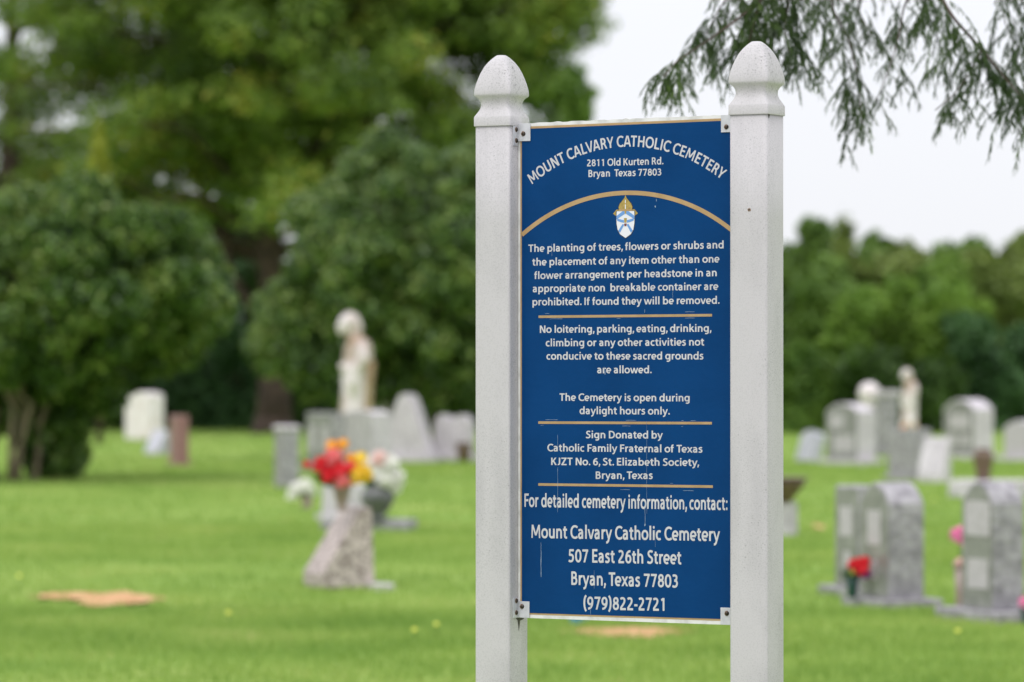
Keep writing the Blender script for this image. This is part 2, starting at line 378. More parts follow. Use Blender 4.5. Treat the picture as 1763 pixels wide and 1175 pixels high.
# --- back rows. (px centre, top py, width px, distance, colour, kind words)
back = [
 (1398, 376, 130, 108, 'mid', 'mid green rounded tree whose crown tops the right treeline just past the sign'),
 (1452, 386, 70, 104, 'olive', 'narrow olive green tree leaning out beside the rounded tree past the sign'),
 (1512, 405, 66, 110, 'mid', 'small pointed tree in the notch of the right treeline'),
 (1585, 415, 140, 106, 'olive', 'broad low olive tree forming the even middle of the right treeline'),
 (1682, 408, 110, 109, 'mid', 'green tree in the right treeline above the dark bluish thicket'),
 (1748, 398, 110, 104, 'olive', 'olive tree at the far right end of the treeline'),
 (1836, 395, 130, 106, 'mid', 'green tree just beyond the right end of the treeline'),
 (1318, 400, 130, 109, 'mid', 'green tree hidden mostly behind the right sign post'),
 (1215, 395, 150, 108, 'dark', 'dark tree behind the right half of the blue sign'),
 (1090, 398, 150, 110, 'mid', 'green tree behind the middle of the blue sign'),
]
front = [
 (1392, 470, 130, 99, 'mid', 'bushy green shrub behind the tilted lilac stone'),
 (1462, 492, 120, 97, 'bright', 'bright yellow green shrub behind the two pillar monuments'),
 (1545, 478, 120, 98, 'bright', 'bright green shrub directly behind the small praying statue'),
 (1628, 492, 130, 97, 'bright', 'bright green shrub between the small statue and the domed headstone'),
 (1700, 540, 130, 96, 'bluish', 'dark bluish green thicket behind the domed headstone'),
 (1775, 560, 110, 98, 'bluish', 'dark bluish thicket at the right edge of the lawn'),
 (1500, 600, 140, 94, 'dark', 'low dark shrub at the foot of the bright shrubs'),
 (1390, 590, 110, 94.5, 'mid', 'low green shrub at the lawn edge next to the right post'),
 (1600, 615, 130, 94, 'dark', 'low dark shrub right of the small statue'),
 (1300, 480, 140, 98, 'dark', 'dark shrub behind the right sign post'),
 (1180, 500, 150, 98, 'mid', 'green shrub behind the sign right of centre'),
 (1050, 480, 160, 97, 'dark', 'dark shrub behind the sign left of centre'),
]
back += [(1425, 440, 120, 103, 'mid', 'green tree filling the treeline below the rounded and the olive crown'),
 (1490, 425, 110, 105, 'mid', 'green tree in the treeline above the two pillar monuments'),
 (1550, 432, 120, 103, 'olive', 'olive green tree in the treeline directly above the small statue'),
 (1640, 418, 130, 105, 'mid', 'green tree in the treeline left of the dark bluish thicket'),
 (1715, 425, 120, 102, 'olive', 'pale olive tree low in the treeline above the bluish thicket'),
 (1640, 450, 110, 101, 'bright', 'bright green tree in the treeline right of centre, lower than its neighbours')]
sd_ = 100
for (px, py, wd, d, c_, lab) in back:
    sd_ += 1; tree('broadleaf_tree', X(px, d), d, Z(py, d)*1.0, wd/F*d*1.25, lab, G_[c_], n=9000, leaf=.2, seed=sd_, group='trees of the background treeline', low=.12, hole=.12)
for (px, py, wd, d, c_, lab) in front:
    sd_ += 1; tree('wild_shrub', X(px, d), d, Z(py, d)*1.0, wd/F*d*1.3, lab, G_[c_], 'shrub', n=10000, leaf=.17, seed=sd_, group='shrubs along the edge of the lawn', low=-.25, hole=.1)
leftback = [
 (-60, 300, 200, 118, 'mid', 'green tree beyond the left edge behind the round shrub'),
 (60, 250, 220, 116, 'dark', 'dark tree behind the crown of the large round shrub'),
 (215, 270, 200, 118, 'mid', 'green tree filling in between the left pine and the big pine'),
 (350, 330, 180, 114, 'bluish', 'bluish dark tree seen through the gap left of the big pine trunk'),
 (455, 400, 170, 116, 'dark', 'dark tree directly behind the big pine trunk'),
 (590, 300, 200, 117, 'dark', 'dark tree behind the tall trimmed shrub'),
 (730, 280, 200, 115, 'mid', 'green tree behind the tall trimmed shrub near the left post'),
 (860, 300, 180, 117, 'mid', 'green tree behind the left sign post'),
 (965, 350, 150, 114, 'dark', 'dark tree behind the left half of the sign'),
]
for k, (px, c_) in enumerate(((-250,'mid'), (-430,'dark'), (-610,'mid'), (-800,'dark'), (-1000,'mid'))):
    leftback.append((px, 300 + 20*(k % 3), 210, 116, c_, 'leafy tree beyond the left edge of the view, %s one out from the edge' % ('first','second','third','fourth','fifth')[k]))
for k, (px, c_) in enumerate(((1960,'mid'), (2120,'olive'), (2290,'mid'), (2480,'dark'))):
    leftback.append((px, 395, 200, 112, c_, 'leafy tree beyond the right edge of the view, %s one out from the edge' % ('first','second','third','fourth')[k]))
for (px, py, wd, d, c_, lab) in leftback:
    sd_ += 1; tree('broadleaf_tree', X(px, d), d, Z(py, d)*1.0, wd/F*d*1.3, lab, G_[c_], n=11000, leaf=.22, seed=sd_, group='trees of the background treeline', low=.08, hole=.1)
lowleft = [
 (150, 560, 190, 99, 'dark', 'dark low shrub left of the white headstone'),
 (300, 580, 180, 100, 'bluish', 'dark bluish shrub behind the red granite stone'),
 (415, 570, 130, 99, 'bluish', 'bluish shrub left of the big pine trunk'),
 (560, 590, 150, 99, 'dark', 'dark shrub right of the big pine trunk'),
 (680, 600, 160, 100, 'dark', 'dark shrub behind the pale tapered stone'),
 (800, 600, 160, 99, 'mid', 'green shrub at the lawn edge behind the left post'),
 (930, 590, 160, 99, 'dark', 'dark shrub at the lawn edge behind the sign panel'),
 (10, 570, 180, 98, 'dark', 'dark shrub behind the pale stems of the round shrub'),
 (-130, 560, 180, 98, 'dark', 'dark shrub beyond the left edge of the view'),
]
for (px, py, wd, d, c_, lab) in lowleft:
    sd_ += 1; tree('wild_shrub', X(px, d), d, Z(py, d)*1.1, wd/F*d*1.35, lab, G_[c_], 'shrub', n=9000, leaf=.17, seed=sd_, group='shrubs along the edge of the lawn', low=-.3, hole=.05)
ORD = 'first second third fourth fifth sixth seventh eighth ninth tenth eleventh twelfth thirteenth fourteenth fifteenth sixteenth seventeenth eighteenth nineteenth twentieth twenty-first twenty-second twenty-third twenty-fourth'.split()
for k, px in enumerate(list(range(-170, 1000, 78)) + list(range(1290, 1840, 78))):
    tree('wild_shrub', X(px + (k*37) % 23, 102), 102 + (k*13) % 5, Z(632 - (k*29) % 40, 102), 1.75, 'dark undergrowth shrub at the far lawn edge, %s from the left in its row' % ORD[k], G_['dark'], 'shrub',
         n=5000, leaf=.17, seed=400+k, group='undergrowth row at the far edge of the lawn', low=-.6, hole=.0, ncl=12)
sd_ += 1
tree('broadleaf_tree', X(955, 100), 100, Z(105, 100)*1.0, 150/F*100*1.2, 'bright green leafy tree showing behind the left post cap', G_['bright'], n=16000, leaf=.13, seed=sd_, low=.45, group='trees of the background treeline')
# young shoot tree: tall thin yellow green tip above the round shrub
t = thing('young_sapling', (X(170, 80), 80, 0), 'thin yellow green sapling rising above the large round shrub', 'sapling')
crown_mesh('crown', [(0, 0, Z(350 - 25*i, 80), .34 - .045*i, .3 - .04*i, .26) for i in range(6)], 2600, .13, G_['gold'], t, 5, fill=.7)
g = G(); g.tube([(0,0,0), (.1,0,2.5), (0,0,Z(230, 80))], [.07,.05,.01]); g.build('trunk', M['bark'], t, True)

# --- pines
def pine(x, y, zlo, ztop, reach, label, seed, npad, n, xscale=(1, 1), lean=0, holes=.30, forks=True, extra=()):
    q = random.Random(seed); t = thing('pine_tree', (x, y, 0), label, 'pine tree', group='tall pines at the back of the lawn'); g = G(); cl = []
    tr = [(0,0,-.1), (.03,0,1.2), (.0,0,3), (-.15+lean,0,5), (lean,.1,8), (lean*1.4,0,ztop*.75), (lean*1.5,0,ztop)]
    g.tube(tr, [.46,.36,.31,.27,.22,.13,.03], 12)
    g.lathe([(.62,-.1),(.50,.12),(.40,.45),(.36,.8)], n=12)
    if forks:
        g.tube([(-.05,0,2.2), (-.45,0,2.9), (-.95,.05,3.6), (-1.15,0,4.7), (-1.9,0,6)], [.17,.14,.12,.10,.05], 9)
    for i in range(npad):
        a = q.uniform(0, 6.283); f = (i+.5)/npad; z = zlo + (ztop-zlo)*f
        env = reach*(1 - .55*max(0, f-.35)) * q.uniform(.25, 1)
        sx = xscale[1] if math.cos(a) > 0 else xscale[0]
        c_ = (lean*min(1, z/8) + env*math.cos(a)*sx, env*math.sin(a)*.8, z - env*.06 + q.uniform(-.5,.5))
        s = q.uniform(.6, 1.25)
        cl.append((*c_, 1.05*s, 1.0*s, .60*s))
        if i % 2 == 0:
            zt = max(2.8, z - env*.25); limb(g, (lean*min(1, zt/8), 0, zt), c_, .09, .02, .2, seed=seed*7+i)
    for (xa, xb, za, zb2, cnt) in extra:
        for i in range(cnt):
            s = q.uniform(.55, 1.1); c_ = (q.uniform(xa, xb), q.uniform(-2.2, 2.2), q.uniform(za, zb2)); cl.append((*c_, 1.05*s, 1.0*s, .6*s))
            if i % 3 == 0: limb(g, (lean*min(1, c_[2]/8), 0, c_[2]-.6), c_, .07, .015, .2, seed=seed*9+i)
    crown_mesh('crown', cl, n, .17, G_['pine'], t, seed, fill=.45, hole=holes, aspect=.45)
    g.build('trunk', M['bark'], t, True); return t
pine(X(470, 94), 94, 4.9, 15, 7.4, 'big spreading pine with a forked reddish trunk rising behind the standing statue', 21, 270, 215000, (.95, .86), extra=((-3.2, 3.6, 5.0, 8.2, 60), (2.5, 6.9, 8.9, 11.5, 70), (-3, 3, 8, 11, 30), (4.3, 6.2, 8.0, 9.6, 10)))
pine(X(20, 100), 100, 5.2, 14, 6.0, 'loose crowned pine at the upper left showing patches of sky', 33, 90, 42000, (1, .9), forks=False, holes=.50)

# --- trimmed shrubs
def round_shrub(px, base_d, cz, rx, rz, label, seed, n, stems, lobes, leaf=.088):
    t = thing('trimmed_shrub', (X(px, base_d), base_d, 0), label, 'shrub', group='big trimmed evergreen shrubs'); q = random.Random(seed); cl = []
    for i in range(150):
        zf = q.uniform(-.8, .97); a = q.uniform(0, 6.28); rr = math.sqrt(1-zf*zf); s_ = q.uniform(.14, .40); f_ = q.uniform(.82, 1.0)
        cl.append((rx*f_*rr*math.cos(a), rx*f_*rr*math.sin(a), cz + rz*f_*zf, s_, s_, s_*.9))
    for i in range(26):
        zf = q.uniform(-.8, .92); a = q.uniform(0, 6.28); rr = math.sqrt(1-zf*zf)
        cl.append((rx*.74*rr*math.cos(a), rx*.74*rr*math.sin(a), cz + rz*.74*zf, rx*.3, rx*.3, rz*.32))
    cl.append((0, 0, cz, rx*.82, rx*.82, rz*.80))
    cl += lobes
    for (a0,a1,a2,a3,a4,a5) in lobes:
        for i in range(40):
            zf = q.uniform(-.8, .97); a = q.uniform(0, 6.28); rr = math.sqrt(1-zf*zf); s_ = q.uniform(.12, .26)
            cl.append((a0 + a3*rr*math.cos(a)*.95, a1 + a4*rr*math.sin(a)*.95, a2 + a5*zf*.95, s_, s_, s_))
    crown_mesh('crown', cl, n, leaf, G_['bush'], t, seed, fill=.22, aspect=.7, hole=.12)
    g = G()
    for j, (x0, x1, yy) in enumerate(stems): limb(g, (x0, yy, -.05), (x1, yy*1.5, cz - rz*.3), .042, .03, wob=.10, seed=seed+j)
    g.build('trunk', M['bark_pale'], t, True); return t
round_shrub(118, 55, Z(505, 55), 2.15, 1.38, 'wide dark rounded shrub on pale forked stems at the left', 51, 190000,
            [(-.74,-1.05,-.45), (-.70,-.45,-.42), (-.66,-.72,-.35), (-.45,-.25,-.1), (-.25,.3,.3), (-.45,.1,.5), (-.95,-1.4,-.2)],
            [(-.28, .35, .62, .34, .3, .62), (-1.5, .2, 1.1, .7, .9, .6), (.1,.2,1.35,.6,.6,.45)])
round_shrub(745, 68, Z(455, 68), 2.35, 2.15, 'tall dark trimmed shrub standing behind the bowed statue', 52, 220000,
            [(-.3,-.4,0), (.2,.5,.2), (0,.1,-.2)],
            [(-2.2, -.2, Z(575, 68), .85, .8, .85), (-1.6,-.4, Z(640, 68), .7,.7,.55), (.6, -.2, Z(640, 68), 1.2, 1.1, .75), (-.4,-.1, Z(640, 68), 1.0,.9,.6)])

# ------------------------------------------------------------ gravestones
def stone(px, d, w_, t_, h, yaw, label, m='granite', top='oval', drop=.1, base=None, face=None, name='headstone', tilt=0, cat='headstone', facemat='granite_smooth', pale_top=False, panels=()):
    """upright slab; profile in the face plane, extruded; front is local -y"""
    t = thing(name, (X(px, d), d, 0), label, cat, R(yaw), 'gravestones on the lawn')
    z0 = 0
    if base:
        bw, bt, bh = base; g = G(); g.box(-bw/2, bw/2, -bt/2, bt/2, -.03, bh); bevel(g.build('base', M[m], t), .012); z0 = bh
    hw = w_/2; pr = []
    K = 14
    if top == 'oval': pr = [(-hw + w_*i/K, h - drop*(abs(2*i/K-1))**2.0) for i in range(K+1)]
    elif top == 'serp': pr = [(-hw + w_*i/K, h - drop*(.5-.5*math.cos(math.pi*min(1, abs(2*i/K-1)*1.25)))) for i in range(K+1)]
    elif top == 'round': pr = [(-hw*math.cos(math.pi*i/K), h - hw*.8 + hw*.8*math.sin(math.pi*i/K)) for i in range(K+1)]
    elif top == 'peak': pr = [(-hw, h-drop), (-hw*.1, h), (hw*.1, h), (hw, h-drop)]
    elif top == 'taper': pr = [(-hw*.62, h*.72), (-hw*.42, h*.93), (-hw*.2, h), (hw*.08, h*.97), (hw*.3, h*.8), (hw*.62, h*.45)]
    elif top == 'heart': pr = [(-hw, h*.6), (-hw*.95, h*.86), (-hw*.65, h), (-hw*.3, h*.97), (0, h*.86), (hw*.3, h*.97), (hw*.65, h), (hw*.95, h*.86), (hw, h*.6)]
    else: pr = [(-hw, h), (hw, h)]
    pr = [(-hw, z0)] + [q for q in pr] + [(hw, z0)]; n = len(pr)
    if top == 'slant':
        sl_ = t_*.74; V = [(-hw,-t_/2,z0),(-hw,-t_/2,z0+h*.18),(hw,-t_/2,z0+h*.18),(hw,-t_/2,z0),(-hw,t_/2,z0),(-hw,t_/2-.02,h),(hw,t_/2-.02,h),(hw,t_/2,z0),(-hw,-t_/2+sl_,h),(hw,-t_/2+sl_,h)]
        Fc = [(0,3,2,1),(1,2,9,8),(8,9,6,5),(4,5,6,7),(0,4,7,3),(0,1,8,5,4),(3,7,6,9,2)]; Fc = [f[::-1] for f in Fc]
        o = mesh('slab', V, Fc, M[m], t)
    else:
        k2 = .93 if top in ('taper',) else 1
        V = [(x, -t_/2, z) for x, z in pr] + [(x*k2, t_/2, z) for x, z in pr]
        Fc = [tuple(range(n))[::-1], tuple(range(n, 2*n))] + [(i, (i+1) % n, (i+1) % n + n, i + n) for i in range(n)]
        Fc = [f for f in Fc]; o = mesh('slab', V, Fc, M[m], t)
    me = o.data; import bmesh; bm = bmesh.new(); bm.from_mesh(me); bmesh.ops.recalc_face_normals(bm, faces=bm.faces); bm.to_mesh(me); bm.free()
    bevel(o, .012, 2)
    if face:   # polished front
        q = [(x*.92, z0 + (z-z0)*.965 + .006) for x, z in pr]; f = -t_/2 - .004
        V = [(x, f, z) for x, z in q] + [(x, f+.003, z) for x, z in q]
        mesh('polished_face', V, [tuple(range(n)), tuple(range(2*n-1, n-1, -1))] + [(i, i+n, (i+1) % n + n, (i+1) % n) for i in range(n)], M[facemat], t)
    for (x0, x1, za, zb) in panels:
        g = G(); g.box(x0, x1, -t_/2-.008, -t_/2-.005, za, zb); g.build('inscription_panel', M['face_panel'], t)
    if tilt: t.rotation_euler.x = R(tilt)
    return t

A_ = -55
# right, near
stone(1480, 27.5, .36, .20, .74, -68, 'flat topped grey headstone standing just behind and left of its rough sided neighbour', 'granite', 'flat', 0, (.62,.34,.06), True,
      panels=((-.09,.10,.40,.60), (-.03,.06,.2,.3)))
stone(1535, 26.2, .42, .25, .80, -68, 'grey headstone with a rough side and a bright sloping top beside the red flowers', 'granite', 'oval', .13, (.62,.42,.06), True,
      panels=((-.09,.09,.40,.62), (-.03,.04,.18,.3)))
stone(1709, 24.7, .37, .22, .85, -65, 'grey headstone with a rough side and a large pale upper panel near the right edge', 'granite', 'oval', .13, (.72,.40,.075), True,
      panels=((-.13,.15,.52,.73), (-.11,.13,.2,.38)))
# right, far
stone(1389, 65.3, .5, .16, .52, -62, 'small tilted lilac grey stone closest to the right post', 'lilac', 'oval', .08, tilt=-16)
stone(1464, 64, .72, .36, .96, -50, 'grey shouldered headstone with a pale worn face left of the pillar monuments', 'granite_pale', 'oval', .12, (.95,.5,.08), True, facemat='granite_smooth', panels=((-.28,.02,.56,.78), (-.2,.26,.2,.46)))
stone(1608, 54.0, .40, .22, .60, -38, 'pale slanted stone standing in front of the statue pedestal', 'granite_pale', 'slant', m and 0 if False else .1)
stone(1566, 55.0, .50, .34, .70, -50, 'flat topped grey stone in front of the small statue', 'granite', 'flat', 0, (.62,.45,.07))
stone(1667, 68, .72, .45, .99, -50, 'large grey headstone with a domed bright top behind the brown vase', 'granite_pale', 'oval', .16, (.9,.6,.07), True, panels=((-.22,.24,.5,.74), (-.24,-.04,.22,.4), (.04,.24,.22,.4)))
stone(1765, 66, .62, .35, .66, -45, 'low pale headstone cut by the right edge of the view', 'granite_pale', 'oval', .12, (.8,.5,.06), True, facemat='face_panel')
stone(1338, 37.0, .3, .24, .31, A_, 'small grey stone under the brown bowl beside the right post', 'granite_pale', 'flat', 0)
# pillar monuments
t = thing('pillar_monument', (X(1496, 70.5), 70.5, 0), 'slim grey pillar topped by a bright white rounded urn', 'monument', R(-45)); g = G()
g.box(-.17,.17,-.17,.17,0,.78); bevel(g.build('shaft', M['granite_pale'], t), .02); g = G(); g.lathe([(.09,.78),(.10,.84),(.17,.95),(.195,1.07),(.16,1.19),(.08,1.25),(.02,1.26)]); g.build('urn_top', M['marble'], t, True)
t = thing('pillar_monument', (X(1527, 70), 70, 0), 'grey fluted pillar with a flat cap between the white urn pillar and the small statue', 'monument', R(-45)); g = G()
g.box(-.14,.14,-.14,.14,.08,1.02); bevel(g.build('shaft', M['granite'], t), .03); g = G(); g.box(-.17,.17,-.17,.17,1.02,1.12); bevel(g.build('cap', M['granite_pale'], t), .02); g = G(); g.box(-.2,.2,-.2,.2,-.02,.08); g.build('base', M['granite'], t)
# pedestals
def pedestal(px, d, w_, h, label, m='granite_pale'):
    t = thing('statue_pedestal', (X(px, d), d, 0), label, 'pedestal', R(-50)); g = G(); g.box(-w_*.62, w_*.62, -w_*.62, w_*.62, -.02, .12); bevel(g.build('base', M[m], t), .02)
    g = G(); g.box(-w_*.48, w_*.48, -w_*.48, w_*.48, .12, h-.08); bevel(g.build('shaft', M[m], t), .015)
    g = G(); g.box(-w_*.56, w_*.56, -w_*.56, w_*.56, h-.08, h); bevel(g.build('cap', M[m], t), .02)
pedestal(1566, 62, .40, .53, 'grey square pedestal under the small white statue', 'granite')
pedestal(607, 64, .56, .36, 'square pale pedestal under the bowed statue')

# left group
stone(248, 85.4, .72, .42, 1.0, -38, 'thick white upright headstone with a rounded top at the edge of the far lawn', 'marble', 'oval', .06)
stone(270, 71, .40, .28, .42, -48, 'small light grey slanted stone in front of the white headstone', 'lilac', 'slant', .1)
stone(308, 63.2, .40, .20, .78, -70, 'narrow red granite headstone seen edge on', 'granite_red', 'flat', .0, (.5,.3,.05))
stone(493, 51.8, .36, .20, .72, -65, 'narrow grey stone with a pale cap seen edge on left of the flowers', 'granite', 'flat', .0)
g = G(); g.box(-.20,.20,-.125,.125,.72,.79); o = bevel(g.build('pale_cap', M['granite_pale']), .03); o.parent = [q for q in bpy.data.objects if q.get('label','').startswith('narrow grey stone with a pale cap')][0]
stone(562, 60, .86, .24, .86, -60, 'dark polished headstone at the feet of the bowed statue', 'granite', 'flat', .0, (1.0,.4,.08), True, panels=((-.32,-.12,.3,.66), (.08,.3,.3,.66)))
stone(633, 56, .78, .30, .94, -58, 'grey headstone with a bright rounded top edge just below the bowed statue', 'granite_pale', 'oval', .04, (1.0,.45,.08), True, facemat='granite_pale')
stone(708, 65.8, .8, .35, 1.10, -25, 'pale tapered rustic stone with a knobbed tip right of the statue', 'granite_pale', 'taper', 0, (.95,.5,.1))
stone(782, 66.2, .62, .3, .76, -20, 'pale heart shaped stone next to the left sign post', 'granite_pale', 'heart', 0, (.8,.45,.09))
stone(657, 68, .4, .25, 1.22, -30, 'narrow pale stone with a jagged top between the statue and the tapered stone', 'granite_pale', 'heart', 0)
stone(590, 41, .46, .22, .40, A_, 'pale low stone half hidden behind the red and yellow flowers', 'granite_pale', 'oval', .05, (.6,.3,.05))
t = stone(583, 28.5, .44, .39, .56, -70, 'speckled pink granite slant marker carrying the red and yellow flowers', 'granite_pink', 'slant', .1)
t = thing('ground_slab', (X(652, 28.35), 28.35, 0), 'small flat pale slab in the grass right of the pink slant marker', 'slab', R(-55)); g = G(); g.box(-.1,.1,-.07,.07,-.02,.035); bevel(g.build('slab', M['granite_pale'], t), .008)
t = thing('ground_slab', (X(635, 38.4), 38.4, 0), 'long grey slab lying under the dark urn', 'slab', R(-12)); g = G(); g.box(-.42,.42,-.22,.22,-.02,.10); bevel(g.build('slab', M['granite'], t), .015)
t = thing('ground_slab', (X(1702, 48), 48, 0), 'wide low pale stone slab under the tall brown vase', 'slab', R(-20)); g = G(); g.box(-.42,.42,-.3,.3,-.02,.2); bevel(g.build('slab', M['granite_pale'], t), .02)

# ------------------------------------------------------------ statues (one continuous figure each)
def statue(loc, h, rz, label, group):
    t = thing('robed_statue', loc, label, 'statue', rz, group); g = G()
    # faces local -x; bowed head; unit height 1
    sec = [ # z, cx, rx(depth front-back), ry(side)
     (0,.0,.135,.14),(.06,.0,.130,.135),(.2,.005,.120,.125),(.35,.012,.110,.12),(.48,.02,.108,.12),(.56,.024,.112,.125),(.64,.03,.115,.135),
     (.71,.036,.110,.145),(.765,.034,.092,.142),(.80,.018,.066,.10),(.825,-.002,.048,.055),(.845,-.014,.044,.046)]
    k = 20; rs = []
    for (z, cx, rx, ry) in sec:
        fold = .10 if z < .5 else .03
        rs.append([(cx + rx*math.cos(a)*(1+fold*math.sin(6*a)), ry*math.sin(a)*(1+fold*math.sin(7*a+1)), z) for a in [2*math.pi*j/k for j in range(k)]])
    g.rings(rs)
    g.ball((-.048, 0, .900), (.078, .062, .086), 0, 14, 9)      # head
    g.ball((-.030, 0, .922), (.080, .072, .076), 0, 14, 9)      # hair
    g.ball((.022, 0, .875), (.045, .060, .075), 0, 12, 8)
    g.ball((-.106, 0, .848), (.022, .026, .030), 0, 10, 6)      # chin and beard
    g.ball((-.126, 0, .884), (.013, .011, .020), 0, 8, 5)       # nose
    for s in (-1, 1):
        g.tube([(.035, s*.125, .735), (.045, s*.155, .64), (.01, s*.135, .56), (-.05, s*.08, .55), (-.088, s*.022, .57)], [.045,.048,.046,.038,.026], 10)
        g.ball((-.098, s*.014, .578), (.020,.014,.026), 0, 8, 6)
        g.tube([(-.02, s*.12, .60), (-.03, s*.125, .45), (-.02, s*.11, .34)], [.045,.05,.02], 8)
        g.ball((-.11, s*.04, .02), (.05, .03, .022), 0, 8, 6)
        g.ball((-.112, s*.024, .902), (.010,.012,.007), 0, 6, 4)
    g.box(-.17,.15,-.15,.15,-.0,.02)
    o = g.build('figure', M['statue'], t, True); o.scale = (h, h, h)
    m_ = o.modifiers.new('remesh', 'REMESH'); m_.mode = 'VOXEL'; m_.voxel_size = .010; m_.use_smooth_shade = True
    return t
s1 = statue((X(609, 64), 64, .36), 2.04, R(12), 'tall weathered white statue of a robed figure with bowed head, facing left', 'robed statues on pedestals')
g = G(); k = 14; rs = []
for (z, cx, rx, ry) in ((.03,.03,.118,.142),(.25,.03,.108,.130),(.45,.042,.105,.125),(.62,.052,.108,.138)):
    rs.append([(cx + rx*math.cos(a)*1.02, ry*math.sin(a)*1.03, z) for a in [R(-72 + 144*j/(k-1)) for j in range(k)]] + [(cx + rx*math.cos(a)*.9, ry*math.sin(a)*.9, z) for a in [R(72 - 144*j/(k-1)) for j in range(k)]])
g.rings(rs); o = g.build('stained_cloak', M['tan'], s1, True); o.scale = (2.04,)*3
s2 = statue((X(1564, 62), 62, .53), .98, R(20), 'small cream statue of a robed figure standing on the grey pedestal among far stones', 'robed statues on pedestals')

# ------------------------------------------------------------ vases and flowers
def vase(x, y, z, prof, m, label, name='flower_vase'):
    t = thing(name, (x, y, z), label, 'vase'); g = G(); g.lathe(prof, n=22); g.build('body', M[m], t, True)
    r, h = prof[-1]; g = G(); g.lathe([(r*.98,h-.004),(r*1.10,h-.002),(r*1.12,h+.008),(r*.98,h+.012),(r*.8,h+.004)], n=22); g.build('rim', M[m], t, True); return t
def bloom(parent, c_, r, m, seed, kind='ruffled'):
    r *= 1.12
    q = random.Random(seed); g = G()
    g.ball((0,0,0), r*.72, 0, 12, 8)
    nP = 64 if kind == 'ruffled' else 30
    for i in range(nP):
        if kind == 'ruffled':
            zc = 1 - 1.5*(i+.5)/nP; a = i*2.39996; rr = math.sqrt(max(0, 1-zc*zc)); d_ = Vector((rr*math.cos(a), rr*math.sin(a), zc))
        else:
            a = i*2.39996; d_ = Vector((math.cos(a), math.sin(a)*1, .25 + .4*(i % 2))).normalized()
            d_ = Vector((d_.x, -abs(d_.z)*.6, d_.y)).normalized()
        u = d_.cross(Vector((.3, .1, 1))).normalized(); v = d_.cross(u); wv = r*(.30 if kind == 'ruffled' else .2)
        p0 = d_*r*.3; p1 = d_*r*(.95 + q.uniform(-.12,.2)); tw = q.uniform(-.5,.5)
        u2 = (u*math.cos(tw) + v*math.sin(tw))*wv
        g.add([p0 - u2*.5, p0 + u2*.5, p1*.85 + u2*1.2 + v*wv*.3, p1 + v*q.uniform(-.3,.3)*wv, p1*.85 - u2*1.2 + v*wv*.3], [(0,1,2,3,4)])
    o = g.build('bloom', M[m], parent); o.location = c_; return o
def bouquet(loc, blooms, label, stems_to=(0,0,0), leaves=True, group='flower arrangements on the graves', leafr=.1, seed=1):
    t = thing('flower_bouquet', loc, label, 'flowers', group=group)
    for i, (x, y, z, r, m, kd) in enumerate(blooms): bloom(t, (x, y, z), r, m, seed*50+i, kd)
    g = G(); q = random.Random(seed)
    for (x, y, z, r, m, kd) in blooms: g.tube([stems_to, (x*.5, y*.5, z*.55), (x, y, z-r*.3)], [.004,.004,.003], 5)
    if leaves:
        for i in range(40):
            a = q.uniform(0, 6.28); f = q.uniform(.2, .9); e_ = q.uniform(-.15, .3); c_ = Vector((math.cos(a)*leafr*f, math.sin(a)*leafr*f, leafr*(.2+.9*e_)))
            d_ = (c_ + Vector((0,0,.02))).normalized(); u = d_.cross(Vector((.2,.9,.3))).normalized(); s = leafr*.34
            g.add([c_ - d_*s, c_ + u*s*.35, c_ + d_*s, c_ - u*s*.35], [(0,1,2,3)])
    g.build('stems_and_leaves', M['stem'], t); return t

# red / yellow arrangement on the slant marker
d = 28.35; zb = .56
vase(X(588, d), d, zb - .02, [(.045,0),(.034,.02),(.040,.06),(.056,.13),(.066,.17)], 'mauve_vase', 'mauve brown flower vase on top of the pink slant marker')
bz = zb + .15
def BP(px, py, dy=0): return (X(px, d) - X(590, d), dy, Z(py, d) - bz)
bouquet((X(590, d), d, bz), [
 (*BP(556, 803, -.03), .070, 'red', 'ruffled'), (*BP(574, 790, -.05), .066, 'coral', 'ruffled'), (*BP(586, 815, -.08), .074, 'red', 'ruffled'), (*BP(590, 828, -.11), .060, 'coral', 'ruffled'), (*BP(568, 822, -.09), .056, 'red', 'ruffled'),
 (*BP(571, 768, 0), .046, 'orange', 'daisy'), (*BP(590, 765, -.02), .042, 'orange', 'daisy'), (*BP(603, 790, 0), .040, 'orange', 'daisy'), (*BP(620, 790, -.02), .050, 'yellow', 'daisy'),
 (*BP(623, 818, -.08), .072, 'yellow', 'ruffled'), (*BP(612, 822, -.1), .05, 'yellow', 'daisy'), (*BP(528, 801, 0), .028, 'red', 'ruffled'), (*BP(605, 803, -.03), .035, 'red', 'daisy')],
 'bright bouquet of red, coral, orange and yellow flowers on the pink slant marker', leafr=.17, seed=1)
# grey urn with white flowers
d = 38.2; z_ = .10
vase(X(650, d), d, z_, [(.09,0),(.10,.02),(.06,.05),(.10,.09),(.155,.17),(.165,.23),(.13,.29),(.10,.31)], 'urn', 'round dark grey stone urn holding white flowers', 'stone_urn')
bouquet((X(653, d), d, z_+.31), [(-.02,0,.13,.11,'white','ruffled'), (.08,-.02,.20,.10,'white','ruffled'), (.13,0,.08,.10,'white','ruffled'), (.0,-.04,.25,.08,'rose','ruffled'), (-.08,0,.20,.08,'white','ruffled'), (.06,-.06,.06,.09,'white','ruffled'), (.12,.0,-.01,.08,'white','ruffled')],
 'mass of white flowers with a rose one on top in the dark urn', leafr=.14, seed=2)
